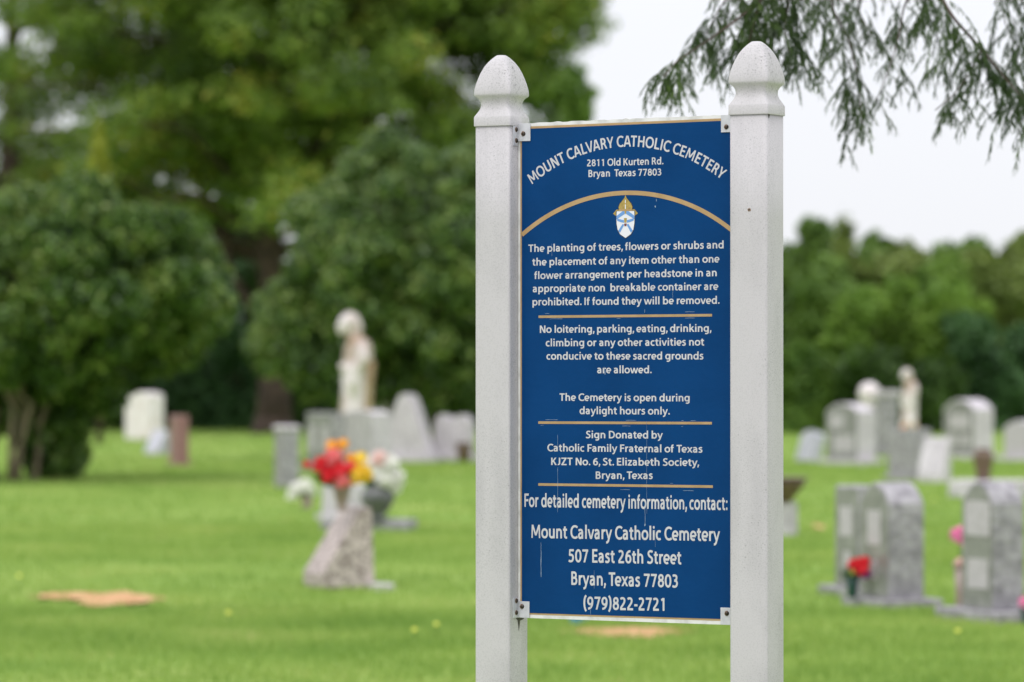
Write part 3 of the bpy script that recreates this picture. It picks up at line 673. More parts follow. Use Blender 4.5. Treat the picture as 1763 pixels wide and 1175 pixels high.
# white flowers left of the arrangement
d = 44; vase(X(528, d), d, 0, [(.05,0),(.06,.02),(.05,.08),(.06,.13)], 'granite_pale' if False else 'mauve_vase', 'short vase in the grass holding white flowers left of the red bouquet')
bouquet((X(522, d), d, .13), [(-.08,0,.06,.085,'white','ruffled'), (.02,-.02,.11,.085,'white','ruffled'), (-.12,-.02,.01,.06,'white','ruffled'), (.07,0,.06,.06,'white','ruffled')],
 'low bunch of white flowers left of the red and yellow bouquet', leafr=.08, seed=3)
# dark pot beside heart stone
vase(X(798, 65.5), 65.5, 0, [(.07,0),(.09,.03),(.12,.2),(.13,.3)], 'brown_pot', 'dark brown flower pot at the foot of the heart shaped stone')
# brown bowl on small stone near post
vase(X(1350, 36.9), 36.9, .31, [(.06,0),(.07,.02),(.12,.08),(.185,.16),(.20,.215)], 'brown_pot', 'wide brown bowl planter on the small stone beside the right post', 'bowl_planter')
# brown vase on slab
vase(X(1692, 48), 48, .20, [(.075,0),(.085,.02),(.09,.1),(.12,.24),(.12,.30),(.08,.36)], 'brown_pot', 'tall dark brown vase standing on the wide low slab')
# red flowers in dark green vase
d = 26.25; vase(X(1464, d), d-.12, .06, [(.028,0),(.03,.01),(.036,.08),(.045,.13)], 'green_vase', 'dark green cone vase at the foot of the double headstone')
bouquet((X(1466, d), d-.12, .19), [(.02,0,.08,.048,'red','ruffled'), (.05,-.03,.05,.046,'red','ruffled'), (-.01,-.02,.08,.032,'red','ruffled'), (.065,0,.09,.042,'red','ruffled'), (.075,-.02,.02,.04,'purple','ruffled'), (-.015,-.03,.03,.018,'lemon','daisy')],
 'red and purple flowers with a touch of yellow before the double headstone', leafr=.08, seed=4)
# pink flowers left of right stone
d = 25.4; vase(X(1653, d), d, 0, [(.03,0),(.035,.01),(.03,.12),(.04,.30)], 'mauve_vase', 'slim vase just left of the peaked headstone')
bouquet((X(1653, d), d, .30), [(-.01,0,.19,.052,'pink','ruffled'), (.02,-.02,.16,.045,'pink','ruffled'), (-.005,-.02,.015,.035,'rose','ruffled'), (.03,0,.02,.03,'peach','ruffled')],
 'pink silk flowers rising beside the left edge of the peaked headstone', leafr=.05, seed=5)
d = 24.2; vase(X(1768, d), d, 0, [(.03,0),(.035,.01),(.03,.05),(.035,.08)], 'green_vase', 'small green vase at the right edge before the peaked headstone')
bouquet((X(1766, d), d, .08), [(-.01,0,.06,.035,'pink','ruffled'), (.04,0,.07,.035,'purple','ruffled'), (.02,-.01,.03,.03,'pink','ruffled')], 'small purple pink flowers at the right edge of the view', leafr=.04, seed=6)
# peach flowers at small statue's feet
d = 61.5; bouquet((X(1562, d), d, .55), [(0,0,.09,.07,'peach','ruffled'), (.08,0,.08,.07,'peach','ruffled'), (.04,-.03,.12,.06,'white','ruffled'), (-.05,0,.06,.05,'orange','ruffled')],
 'peach and white flowers at the feet of the small statue', leafr=.08, seed=7)
# small blue cup
t = thing('plastic_cup', (X(991, 24.35), 24.35, 0), 'small bright blue plastic cup in the grass under the sign panel', 'cup'); g = G(); g.lathe([(.032,0),(.036,.01),(.042,.10),(.044,.105),(.038,.10),(.03,.02)], n=20); g.build('body', M['bluep'], t, True)
g = G(); g.tube([(.04,0,.08),(.07,0,.075),(.072,0,.04),(.038,0,.03)], .005, 7); g.build('handle', M['bluep'], t, True)
# lawn flowers
for i, (px, py) in enumerate([(713,1110),(751,1100),(393,1079),(1648,1112),(1607,873),(33,1012)]):
    d = D(py); near = ['left of the left post, lower of two', 'left of the left post, upper of two', 'in the open grass below the pink marker and the dirt', 'below the peaked headstone', 'between the two near headstones', 'at the left edge near the bare earth', 'behind the bare earth patch', 'below the red granite stone', 'between the two sign posts', 'in the open grass left of the sign'][i]
    t = thing('wild_flower', (X(px, d), d, 0), 'tiny yellow wild flower ' + near, 'wild flower', group='yellow wild flowers in the lawn')
    g = G(); g.tube([(0,0,-.02),(.004,0,.04),(0,0,.075)], .002, 5); g.build('stem', M['stem'], t)
    g = G(); g.lathe([(.004,.072),(.014,.078),(.016,.086),(.012,.092),(.003,.093)], n=10); g.build('flower_head', M['lemon'], t)

# ------------------------------------------------------------ lettering: stroke-built humanist sans
def arc(cx, cy, rx, ry, a0, a1, n=None):
    n = n or max(4, int(abs(a1-a0)/15)); e_ = .92
    P = []
    for i in range(n+1):
        a = R(a0 + (a1-a0)*i/n); c_, s_ = math.cos(a), math.sin(a)
        P.append((cx + rx*math.copysign(abs(c_)**e_, c_), cy + ry*math.copysign(abs(s_)**e_, s_)))
    return P
def spl(P, n=4):
    Q = [P[0]] + list(P) + [P[-1]]; out = []
    for i in range(1, len(Q)-2):
        p0,p1,p2,p3 = Q[i-1],Q[i],Q[i+1],Q[i+2]
        for j in range(n):
            t_ = j/n
            out.append(tuple(.5*(2*p1[k] + (p2[k]-p0[k])*t_ + (2*p0[k]-5*p1[k]+4*p2[k]-p3[k])*t_**2 + (3*p1[k]-p0[k]-3*p2[k]+p3[k])*t_**3) for k in (0,1)))
    return out + [P[-1]]
def d_(x0, y0, x1, y1, h=66): return ('D', x0, y0, x1, y1, h)
def v_(x, y0, y1): return [(x, y0), (x, y1)]
def h_(y, x0, x1): return [(x0, y), (x1, y)]
def ring(cx, cy, rx, ry): return arc(cx, cy, rx, ry, 0, 360, 22)
def dot(x, y, r=74): return ('O', x, y, r)
T_, XB = 625, 446
GL = {
'A': (640, [d_(72,0,290,674), d_(568,0,350,674), h_(200,150,490)]),
'B': (598, [v_(135,0,674), [(135,T_),(300,T_)]+arc(300,492,132,133,90,-90)+[(135,359)], [(135,359),(315,359)]+arc(315,204,165,155,90,-90)+[(135,49)]]),
'C': (605, [arc(388,337,292,296,48,312,16)]),
'D': (700, [v_(135,0,674), [(135,T_),(280,T_)]+arc(280,337,308,288,90,-90,12)+[(135,49)]]),
'E': (530, [v_(135,0,674), h_(T_,135,480), h_(348,135,455), h_(49,135,492)]),
'F': (520, [v_(135,0,674), h_(T_,135,482), h_(338,135,455)]),
'H': (690, [v_(135,0,674), v_(552,0,674), h_(350,135,552)]),
'I': (272, [v_(136,0,674)]),
'J': (410, [[(272,674),(272,190)]+arc(142,190,130,142,0,-105)]),
'K': (615, [v_(135,0,674), d_(190,270,500,674,78), d_(535,0,268,384,80)]),
'L': (520, [v_(135,0,674), h_(49,135,490)]),
'M': (850, [d_(120,0,152,674,56), d_(730,0,698,674,56), d_(160,674,425,130,66), d_(690,674,425,130,66)]),
'N': (692, [v_(130,0,674), v_(562,0,674), d_(150,674,542,0,76)]),
'O': (725, [ring(362,337,288,296)]),
'R': (600, [v_(135,0,674), [(135,T_),(290,T_)]+arc(290,475,140,150,90,-90)+[(135,325)], d_(515,0,345,350,68)]),
'S': (535, [spl([(455,590),(365,622),(270,628),(165,585),(132,495),(185,400),(285,345),(395,280),(425,180),(370,80),(255,46),(145,56),(52,96)])]),
'T': (560, [v_(280,0,674), h_(T_,22,538)]),
'U': (680, [[(128,674),(128,240)]+arc(340,240,212,195,180,360)+[(552,674)]]),
'V': (630, [d_(68,674,300,0), d_(562,674,330,0)]),
'Y': (600, [d_(72,674,300,240), d_(528,674,300,240), v_(300,0,330)]),
'Z': (585, [h_(T_,42,545), h_(49,32,550), d_(108,40,474,634,80)]),
'a': (535, [spl([(72,405),(150,442),(240,450),(330,425),(372,330)]), v_(374,0,345), spl([(374,285),(270,282),(150,250),(100,150),(145,58),(225,42),(320,80),(374,150)])]),
'b': (610, [v_(130,0,715), ring(322,245,185,203)]),
'c': (465, [arc(285,245,188,203,52,308,14)]),
'd': (610, [ring(288,245,185,203), v_(480,0,715)]),
'e': (530, [arc(270,245,188,203,0,305,16), h_(228,90,460)]),
'f': (345, [[(150,0),(150,550)]+arc(280,555,130,112,180,85), h_(XB,22,308)]),
'g': (605, [ring(285,250,185,198), [(476,490),(476,-20)]+arc(296,-20,180,140,0,-125)]),
'h': (590, [v_(130,0,715), [(130,285)]+arc(294,290,164,158,180,0,9)+[(458,0)]]),
'i': (268, [v_(134,0,490), dot(134,635,72)]),
'k': (560, [v_(130,0,715), d_(178,200,425,490,78), d_(492,0,255,305,80)]),
'l': (270, [v_(134,0,715)]),
'm': (878, [v_(130,0,490), [(130,285)]+arc(284,290,154,158,180,0,9)+[(438,0)], [(438,285)]+arc(592,290,154,158,180,0,9)+[(746,0)]]),
'n': (590, [v_(130,0,490), [(130,285)]+arc(294,290,164,158,180,0,9)+[(458,0)]]),
'o': (582, [ring(291,245,205,203)]),
'p': (610, [v_(130,-205,490), ring(322,245,185,203)]),
'r': (392, [v_(130,0,490), spl([(130,270),(180,395),(265,440),(368,438)])]),
's': (438, [spl([(362,425),(280,450),(200,450),(125,415),(108,355),(152,298),(230,263),(310,220),(332,140),(290,62),(205,40),(130,45),(50,80)])]),
't': (378, [[(165,610),(165,150)]+arc(275,150,110,106,180,265)+[(345,46)], h_(XB,22,340)]),
'u': (585, [[(126,490),(126,200)]+arc(290,205,164,160,180,360,9), v_(456,0,490)]),
'v': (530, [d_(64,490,252,0,64), d_(466,490,278,0,64)]),
'w': (800, [d_(64,490,212,0,60), d_(400,490,240,0,60), d_(400,490,560,0,60), d_(736,490,588,0,60)]),
'x': (525, [d_(72,490,453,0,74), d_(453,490,72,0,74)]),
'y': (530, [d_(64,490,262,20,64), d_(468,490,236,-70,64), spl([(60,-160),(140,-155),(205,-110),(248,-30)])]),
'z': (455, [h_(XB,38,415), h_(45,30,425), d_(85,50,368,440,78)]),
'0': (555, [ring(277,325,188,282)]),
'1': (555, [v_(305,0,650), [(130,535),(290,612)]]),
'2': (555, [spl([(80,560),(165,600),(270,602),(365,565),(392,470),(355,370),(265,265),(150,150),(95,70)]), h_(49,55,500)]),
'3': (555, [spl([(85,575),(170,605),(270,602),(362,565),(380,480),(335,385),(205,348)]), spl([(205,348),(350,325),(415,245),(410,160),(350,75),(245,44),(150,50),(65,85)])]),
'5': (555, [h_(601,150,468), d_(138,330,160,640,56), spl([(125,345),(200,372),(290,368),(382,318),(412,215),(370,98),(270,48),(160,47),(65,80)])]),
'6': (555, [ring(288,215,170,168), spl([(450,602),(370,600),(260,560),(165,460),(120,330),(118,215)])]),
'7': (555, [h_(601,48,510), d_(205,0,432,610,68)]),
'8': (555, [ring(277,478,142,124), ring(277,192,172,146)]),
'9': (555, [ring(268,432,168,170), spl([(436,432),(432,320),(385,190),(285,90),(170,52),(100,48)])]),
'.': (245, [dot(122,68)]),
',': (250, [dot(122,68), d_(140,90,70,-125,52)]),
':': (245, [dot(122,68), dot(122,415)]),
'(': (325, [spl([(270,715),(175,590),(135,430),(132,270),(165,90),(265,-95)])]),
')': (325, [spl([(55,715),(150,590),(190,430),(193,270),(160,90),(60,-95)])]),
'-': (325, [h_(255,38,288)]),
' ': (215, []),
}
KERN = {('T','e'):-60, ('T','h'):0, ('A','L'):0, ('V','A'):-60, ('A','R'):0, ('A','T'):-55, ('L','V'):-50, ('L','I'):0, ('R','Y'):-30, ('K','J'):-10, ('F','o'):-30, ('F','a'):-30, ('F','r'):-20,
        (',',' '):-75, ('r','y'):-15, ('v','a'):-20, ('y',','):-40, ('r',','):-50, ('.',' '):-50, ('r','e'):-12, ('k','e'):-15, ('y',' '):-10}
HS, HT = 69, 56
_cache = {}
def glyph(ch):
    if ch in _cache: return _cache[ch]
    V, E_, Fp = [], [], []
    def poly(P):
        a = sum(P[i][0]*P[(i+1) % len(P)][1] - P[(i+1) % len(P)][0]*P[i][1] for i in range(len(P)))
        if a < 0: P = P[::-1]
        if abs(a) < 1: return
        b_ = len(V); V.extend(Vector(q) for q in P); Fp.append(list(range(b_, b_+len(P))))
    for st in GL[ch][1]:
        if st[0] == 'D':
            _, x0, y0, x1, y1, h = st; poly([(x0-h,y0),(x0+h,y0),(x1+h,y1),(x1-h,y1)])
        elif st[0] == 'O':
            _, x, y, r = st; poly([(x + r*math.cos(R(i*30)), y + r*math.sin(R(i*30))) for i in range(12)])
        else:
            P = st; closed = math.dist(P[0], P[-1]) < 1; n_ = len(P); Lf, Rt = [], []
            for i in range(n_):
                if closed: a, b_ = P[(i-1) % (n_-1)], P[(i+1) % (n_-1)]
                else: a, b_ = P[max(0, i-1)], P[min(n_-1, i+1)]
                dx, dy = b_[0]-a[0], b_[1]-a[1]; L_ = math.hypot(dx, dy) or 1
                nx_, ny_ = -dy/L_*HS, dx/L_*HT
                Lf.append((P[i][0]+nx_, P[i][1]+ny_)); Rt.append((P[i][0]-nx_, P[i][1]-ny_))
            for i in range(n_-1): poly([Lf[i], Lf[i+1], Rt[i+1], Rt[i]])
    r = ([], [])
    if V:
        o_ = geometry.delaunay_2d_cdt(V, [], Fp, 1, 0.01)
        r = ([tuple(v) for v in o_[0]], [tuple(f) for f, src in zip(o_[2], o_[5]) if len(src)])
    _cache[ch] = r; return r
def line_tris(s):
    """(verts, faces, x0, x1) in font units"""
    x = 0; V, Fc = [], []
    for i, ch in enumerate(s):
        gv, gf = glyph(ch); b_ = len(V); V += [(vx + x, vy) for vx, vy in gv]; Fc += [tuple(k_ + b_ for k_ in f) for f in gf]
        x += GL[ch][0] + (KERN.get((ch, s[i+1]), 0) if i+1 < len(s) else 0)
    xs = [v[0] for v in V]; return V, Fc, min(xs), max(xs)

# ------------------------------------------------------------ the sign
TH = R(28.4)
sign = thing('cemetery_sign', (.01435, 10.046, 0), 'tall blue cemetery rules sign with white lettering bolted between two weathered white posts', 'sign', -TH)
PW = .098; PY0 = -.043; PY1 = PY0 + PW; GAP = .598

def rsec(hx, hy, z, r, cx=0, cy=0, k=4):
    P = []
    for qx, qy, a0 in ((1,1,0), (-1,1,90), (-1,-1,180), (1,-1,270)):
        for i in range(k+1):
            a = R(a0 + 90*i/k); P.append((cx + qx*(hx-r) + r*math.cos(a), cy + qy*(hy-r) + r*math.sin(a), z))
    return P
def post(xc, ztop, s=1.0, marks=()):
    yc = (PY0+PY1)/2; hw = PW/2*s; g = G()
    g.rings([rsec(hw, hw, z, .007, 0, 0) for z in (-.3, .4, .9, 1.4, 1.9, ztop)])
    o = g.build('post', M['vinyl'], sign, False); o.location = (xc, yc, 0)
    for p_ in o.data.polygons: p_.use_smooth = len(p_.vertices) == 4
    c_ = G(); prof = [(1.055,-.0005,.006),(1.06,.001,.006),(1.06,.0225,.006),(1.045,.0245,.007),(.975,.031,.008),(.89,.0385,.009),(.835,.046,.010),(.815,.053,.010),(.835,.061,.010),(.90,.068,.009),(.985,.0725,.008),
        (1.045,.0755,.007),(1.065,.080,.007),(1.05,.092,.008),(1.00,.106,.010),(.93,.120,.012),(.84,.134,.013),(.72,.148,.014),(.57,.160,.014),(.40,.1695,.012),(.25,.1755,.010),(.20,.177,.008),(.12,.1775,.004)]
    c_.rings([rsec(hw*f, hw*f, z, min(r, hw*f*.6)) for f, z, r in prof])
    k = c_.build('post_cap', M['vinyl_cap'], o); k.location = (0, 0, ztop)
    for p_ in k.data.polygons: p_.use_smooth = len(p_.vertices) == 4
    me = k.data
    return o
lp = post(-PW/2, 2.142)
rp = post(GAP + PW*1.01/2, 2.150, 1.01)
# marks on the posts: flat grime shapes a hair proud of the vinyl (local coords of the post)
def decal(parent, pts, plane, m, name):
    """plane 'f' front (-y) or 's' side (+x); pts (a, z)"""
    hw = PW/2*(1.01 if parent is rp else 1) + .0004
    V = [(a, -hw, z) if plane == 'f' else (hw, a, z) for a, z in pts]
    return mesh(name, V, [tuple(range(len(V)))], M[m], parent)
def blob(a, z, ra, rz_, sd__=0, n_=14):
    q = random.Random(sd__); return [(a + ra*math.cos(2*math.pi*i/n_)*q.uniform(.7,1.2), z + rz_*math.sin(2*math.pi*i/n_)*q.uniform(.7,1.2)) for i in range(n_)]
decal(rp, blob(-.0065+.010, Z(363, 9.75), .0045, .0045, 3), 'f', 'rust', 'screw_hole_stain')
g_ = decal(rp, blob(.003, Z(363, 9.75)+.0005, .0024, .0026, 4), 'f', 'grime', 'screw_hole'); g_.location.y = -.0004
decal(rp, [(-.045,2.1495),(-.032,2.149),(-.036,2.143),(-.040,2.1385),(-.042,2.145)], 's', 'grime', 'chipped_edge')
decal(lp, [(-.018,.9275),(.030,.9275),(.022,.922),(.006,.920),(.002,.905),(-.001,.892),(-.004,.908),(-.008,.921)], 's', 'grime', 'grime_run')

# panel: core with white edge, gold border, blue face
zb_, zt0, zt1 = H - .6222, H + .5984, H + .6036
W_ = GAP - .002
g = G(); q = random.Random(4); n_ = 60
top = [(0.001 + W_*i/n_, zt0 + (zt1-zt0)*i/n_ + q.uniform(-.0008,.0010) + (.002 if i in (11, 30) else 0)) for i in range(n_+1)]
fr = [(.001, zb_), (.001 + W_, zb_ - .0006)] + top[::-1]
k = len(fr); V = [(x, 0, z) for x, z in fr] + [(x, .019, z) for x, z in fr]
g.add(V, [tuple(range(k)), tuple(range(2*k-1, k-1, -1))] + [(i, i+k, (i+1) % k + k, (i+1) % k) for i in range(k)])
panel = g.build('sign_panel', M['white_edge'], sign)
def quadp(name, x0, x1, z00, z10, z01, z11, y, m):   # front facing -y sheet with a little thickness
    V = [(x0,y,z00),(x1,y,z10),(x1,y,z11),(x0,y,z01),(x0,y+.0003,z00),(x1,y+.0003,z10),(x1,y+.0003,z11),(x0,y+.0003,z01)]
    return mesh(name, V, [(0,1,2,3),(4,7,6,5),(0,4,5,1),(1,5,6,2),(2,6,7,3),(3,7,4,0)], M[m], panel)
quadp('gold_border', .0075, .5925, H-.6135, H-.6135, H+.5900, H+.5955, -.0006, 'gold')
quadp('blue_face', .0118, .5885, H-.6097, H-.6091, H+.5845, H+.5895, -.0012, 'blue')
YT = -.0017
def band(name, P, wd, m='gold', y=YT):
    V = []; 
    for i, p_ in enumerate(P):
        a, b_ = P[max(0, i-1)], P[min(len(P)-1, i+1)]; dx, dz = b_[0]-a[0], b_[1]-a[1]; L_ = math.hypot(dx, dz)
        V += [(p_[0] + dz/L_*wd/2, y, p_[1] - dx/L_*wd/2), (p_[0] - dz/L_*wd/2, y, p_[1] + dx/L_*wd/2)]
    return mesh(name, V, [(2*i, 2*i+2, 2*i+3, 2*i+1) for i in range(len(P)-1)], M[m], panel)
for x0, z0, x1, z1 in ((.0589,.1206,.5322,.1216), (.0582,-.1401,.5318,-.1384), (.0582,-.2925,.5343,-.2911)):
    band('gold_rule', [(x0, H+z0), (x1, H+z1)], .0062)
# gold arch: circle through the ends and the crown
hs_, sg = .5*(.5885-.0118), .0985; Rr = (hs_**2 + sg**2)/(2*sg); cx_ = .3002; cz_ = H + .4211 - Rr
aa = math.asin((hs_-.0005)/Rr)
band('gold_arch', [(cx_ + Rr*math.sin(-aa + 2*aa*i/48), cz_ + Rr*math.cos(-aa + 2*aa*i/48)) for i in range(49)], .0108)

def textline(s, x0, x1, z0, z1, cap, name='lettering'):
    V, Fc, a, b_ = line_tris(s); kx = (x1-x0)/(b_-a); kz = cap/674
    return mesh(name, [(x0 + (vx-a)*kx, YT, H + z0 + (z1-z0)*(vx-a)/(b_-a) + vy*kz) for vx, vy in V], Fc, M['letters'], panel)
B_ = .0181
for a in [("2811 Old Kurten Rd.", .1932,.4019,.4880,.4882,.0172), ("Bryan  Texas 77803", .1974,.3963,.4618,.4615,.0172),
 ("The planting of trees, flowers or shrubs and", .0306,.5632,.2805,.2823,B_), ("the placement of any item other than one", .0415,.5524,.2468,.2485,B_),
 ("flower arrangement per headstone in an", .047,.5448,.2135,.2153,B_), ("appropriate non  breakable container are", .0428,.5493,.1812,.1826,B_),
 ("prohibited. If found they will be removed.", .042,.5524,.1485,.1490,B_), ("No loitering, parking, eating, drinking,", .0626,.5308,.0808,.0818,B_),
 ("climbing or any other activities not", .0789,.5111,.0476,.0487,B_), ("conducive to these sacred grounds", .0809,.5091,.0150,.0151,B_), ("are allowed.", .2213,.37,-.0185,-.0183,B_),
 ("The Cemetery is open during", .1174,.4724,-.0862,-.0864,B_), ("daylight hours only.", .1727,.419,-.1186,-.1184,B_), ("Sign Donated by", .1898,.4002,-.1775,-.1766,B_),
 ("Catholic Family Fraternal of Texas", .0835,.5065,-.2106,-.2097,B_), ("KJZT No. 6, St. Elizabeth Society,", .0941,.4978,-.2442,-.2419,B_), ("Bryan, Texas", .2173,.3727,-.2767,-.2749,B_),
 ("For detailed cemetery information, contact:", .0194,.5734,-.3483,-.3471,.0327), ("Mount Calvary Catholic Cemetery", .0389,.5533,-.4246,-.4221,.0327),
 ("507 East 26th Street", .1419,.4496,-.4817,-.4802,.0327), ("Bryan, Texas 77803", .1499,.4407,-.5372,-.5368,.0327), ("(979)822-2721", .1834,.4044,-.5964,-.5939,.0323)]:
    textline(*a)
# arched title: each letter stands on the arc
s = "MOUNT CALVARY CATHOLIC CEMETERY"; TR = .43; tcx = .2995; tcz = H + .5335 - TR
V, Fc, a, b_ = line_tris(s); half = math.asin((.5560-.0400)/2/TR); kz = .0268/674
Vn = []
x = 0; Vn, Fn = [], []
for i, ch in enumerate(s):
    gv, gf = glyph(ch); adv = GL[ch][0]; th = -half + 2*half*((x + adv/2) - a)/(b_-a); b2 = len(Vn); kx = 2*half*TR/(b_-a)
    for vx, vy in gv:
        u_, v__ = (vx - adv/2)*kx, vy*kz; r_ = TR + v__
        Vn.append((tcx + r_*math.sin(th) + u_*math.cos(th), YT, tcz + r_*math.cos(th) - u_*math.sin(th)))
    Fn += [tuple(k_ + b2 for k_ in f) for f in gf]; x += adv + (KERN.get((ch, s[i+1]), 0) if i+1 < len(s) else 0)
mesh('arched_lettering', Vn, Fn, M['letters'], panel)

# crest: shield with light blue bands under a gold mitre
U0, V0 = .2990, H   # crest centre line
crest = mesh('crest', [(U0 + x, YT, H + z) for x, z in [(-.0255,.3775),(-.0262,.362),(-.0255,.345),(-.0225,.330),(-.0155,.319),(0,.3095),(.0155,.319),(.0225,.330),(.0255,.345),(.0262,.362),(.0255,.3775)]],
             [tuple(range(11))], M['crest_dark'], panel)
def cp(name, pts, m, dy): return mesh(name, [(U0 + x, YT - dy, H + z) for x, z in pts], [tuple(range(len(pts)))], M[m], panel)
SH = [(-.024,.3765),(-.0247,.362),(-.024,.3455),(-.0212,.3312),(-.0145,.3205),(0,.3112),(.0145,.3205),(.0212,.3312),(.024,.3455),(.0247,.362),(.024,.3765)]
cp('crest_shield', SH, 'crest_white', .0003)
for sx in (-1, 1):
    def mir(P): return [(sx*x, z) for x, z in (P if sx == 1 else P[::-1])]
    cp('crest_band', mir([(.002,.3763),(.002,.3695),(.0244,.3565),(.0244,.3650),(.0080,.3763)]), 'crest_blue', .0006)
    cp('crest_band', mir([(.0238,.350),(.0232,.3600),(.0165,.3620),(.0045,.3735),(.002,.3690)]), 'crest_blue', .0005) if False else None
    cp('crest_band', mir([(.004,.3480),(.011,.3492),(.0225,.3530),(.0228,.3590),(.011,.3560),(.004,.3545)][::-1]), 'crest_blue', .0006)
    cp('crest_band', mir([(.0030,.3440),(.0150,.3235),(.0196,.3290),(.0082,.3452)][::-1]), 'crest_blue', .0006)
cp('crest_emblem', [(-.003,.3485),(.003,.3485),(.0038,.3595),(-.0038,.3595)], 'crest_gold', .0008)
cp('crest_emblem', [(-.0028,.3400),(.0028,.3400),(.0032,.3462),(-.0032,.3462)], 'crest_red', .0008)
cp('crest_emblem', [(0,.3690),(.0025,.3725),(.002,.3765),(-.002,.3765),(-.0025,.3725)], 'crest_gold', .0008)
mit = [(0,.4160),(-.0028,.4085),(-.0085,.4020),(-.0150,.3950),(-.0185,.3870),(-.0175,.3790),(.0175,.3790),(.0185,.3870),(.0150,.3950),(.0085,.4020),(.0028,.4085)]
cp('crest_outline', [(x*1.10, z + (.0008 if z > .39 else 0)) for x, z in mit], 'crest_dark', .0001)
cp('crest_mitre', mit, 'crest_gold', .0004)
for sx in (-1, 1):
    Lp = [(.0175,.3800),(.0240,.3810),(.0340,.3708),(.0265,.3655),(.0262,.3770),(.0175,.3775)]
    P = [(sx*x, z) for x, z in Lp]; P = P if sx == -1 else P[::-1]
    cp('crest_ribbon', P, 'crest_gold', .0004)
cp('crest_band_gold', [(-.0185,.3768),(.0185,.3768),(.0170,.3812),(-.0170,.3812)], 'gold', .0006)
for x, z in ((-.006,.389),(.006,.389),(-.010,.3845),(.010,.3845),(0,.3945)):
    cp('crest_jewel', [(x-.0016,z),(x,z-.0022),(x+.0016,z),(x,z+.0022)], 'lemon' if False else 'gold', .0007)
cp('crest_stripe', [(-.0012,.382),(.0012,.382),(.0010,.404),(-.0010,.404)], 'crest_white', .0006)

# scratches and drip runs on the paint
def run(name, x, z0, z1, wd, m='scratch', sd__=1):
    q = random.Random(sd__); n_ = 7; P = [(x + q.uniform(-.0005,.0005), H + z0 + (z1-z0)*i/n_) for i in range(n_+1)]
    return band(name, P, wd, m, YT - .0002)
for (x, z0, z1, wd, sdd) in ((.3565,-.135,-.36,.0004,1), (.3520,-.33,-.389,.0010,2), (.3520,-.384,-.389,.0028,3), (.1125,-.17,-.21,.0005,4), (.1120,-.25,-.36,.0007,5), (.0660,-.455,-.52,.0016,6), (.0660,-.435,-.46,.0008,7),
    (.2035,-.58,-.615,.0007,8), (.2410,-.003,-.020,.0012,9), (.2430,-.012,-.022,.0020,10), (.3830,.3985,.4045,.0012,11), (.3800,.384,.388,.0022,12), (.3800,-.40,-.44,.0004,13), (.4270,.19,.165,.0005,14), (.0960,.30,.27,.0005,15), (.2130,-.50,-.545,.0005,16),
    (.351,.137,.129,.0008,17)):
    run('drip_mark', x, z0, z1, wd, 'scratch', sdd)
for (x, z, ln) in ((.077,.128,.012), (.090,.115,.035), (.46,.130,.026), (.46,.115,.026), (.078,-.133,.034), (.30,-.133,.028), (.45,-.133,.006), (.475,-.133,.014), (.29,-.147,.022), (.45,-.147,.005), (.42,-.285,.008), (.285,-.302,.026), (.455,-.302,.028), (.275,.115,.01), (.065,-.147,.008)):
    band('scratch_mark', [(x, H+z), (x+ln*.5, H+z+.0004), (x+ln, H+z)], .0008, 'scratch', YT - .0002)

# brackets (L plates) with screws
def bracket(side, z0, z1, px0, px1, screw, pscrews, pz=None):
    """side -1: on the left post, +1: on the right post"""
    x_in = 0 if side < 0 else GAP
    g = G(); 
    g.box(px0, px1, -.0042, -.0021, H+z0, H+z1)
    pa, pb = pz if pz else (z0, z1)
    if side < 0: g.box(.0003, .0024, -.028, -.0043, H+pa, H+pb)
    else: g.box(GAP-.0024, GAP-.0003, -.028, -.0043, H+pa, H+pb)
    br = bevel(g.build('bracket', M['alu'], sign), .0006, 2)
    def screw_at(c_, axis):
        s_ = G(); prof = [(.0068,0),(.0066,.0004),(.0044,.0005)]
        s_.lathe([(.0066,.0),(.0064,.0003),(.004,.0003)], n=16, m=1)
        s_.lathe([(.0054,.0003),(.0054,.0012),(.0046,.0026),(.0026,.0036),(.0008,.0040)], n=16, m=0)
        s_.box(-.0030,.0030,-.0005,.0005,.0038,.0042,0)
        o = s_.build('screw', [M['screw'], M['rust']], br, True)
        o.location = c_; o.rotation_euler = (R(90), 0, R(30)) if axis == 'y' else (0, R(90)*(-side), 0)
    screw_at((screw[0], -.0043, H+screw[1]), 'y')
    for z in pscrews: screw_at((.0025 if side < 0 else GAP-.0025, -.0125, H+z), 'x')
bracket(-1, .5544, .5980, .0003, .0370, (.0187,.5725), (.583,.556), (.5425,.5975))
bracket(1, .5612, .6030, .5572, .5977, (.5726,.5739), (.590,.572))
bracket(-1, -.6218, -.5813, .0003, .0342, (.0150,-.5940), (-.580,-.609), (-.6218,-.572))
bracket(1, -.6226, -.5813, .5556, .5977, (.5734,-.5948), (-.59,-.612))

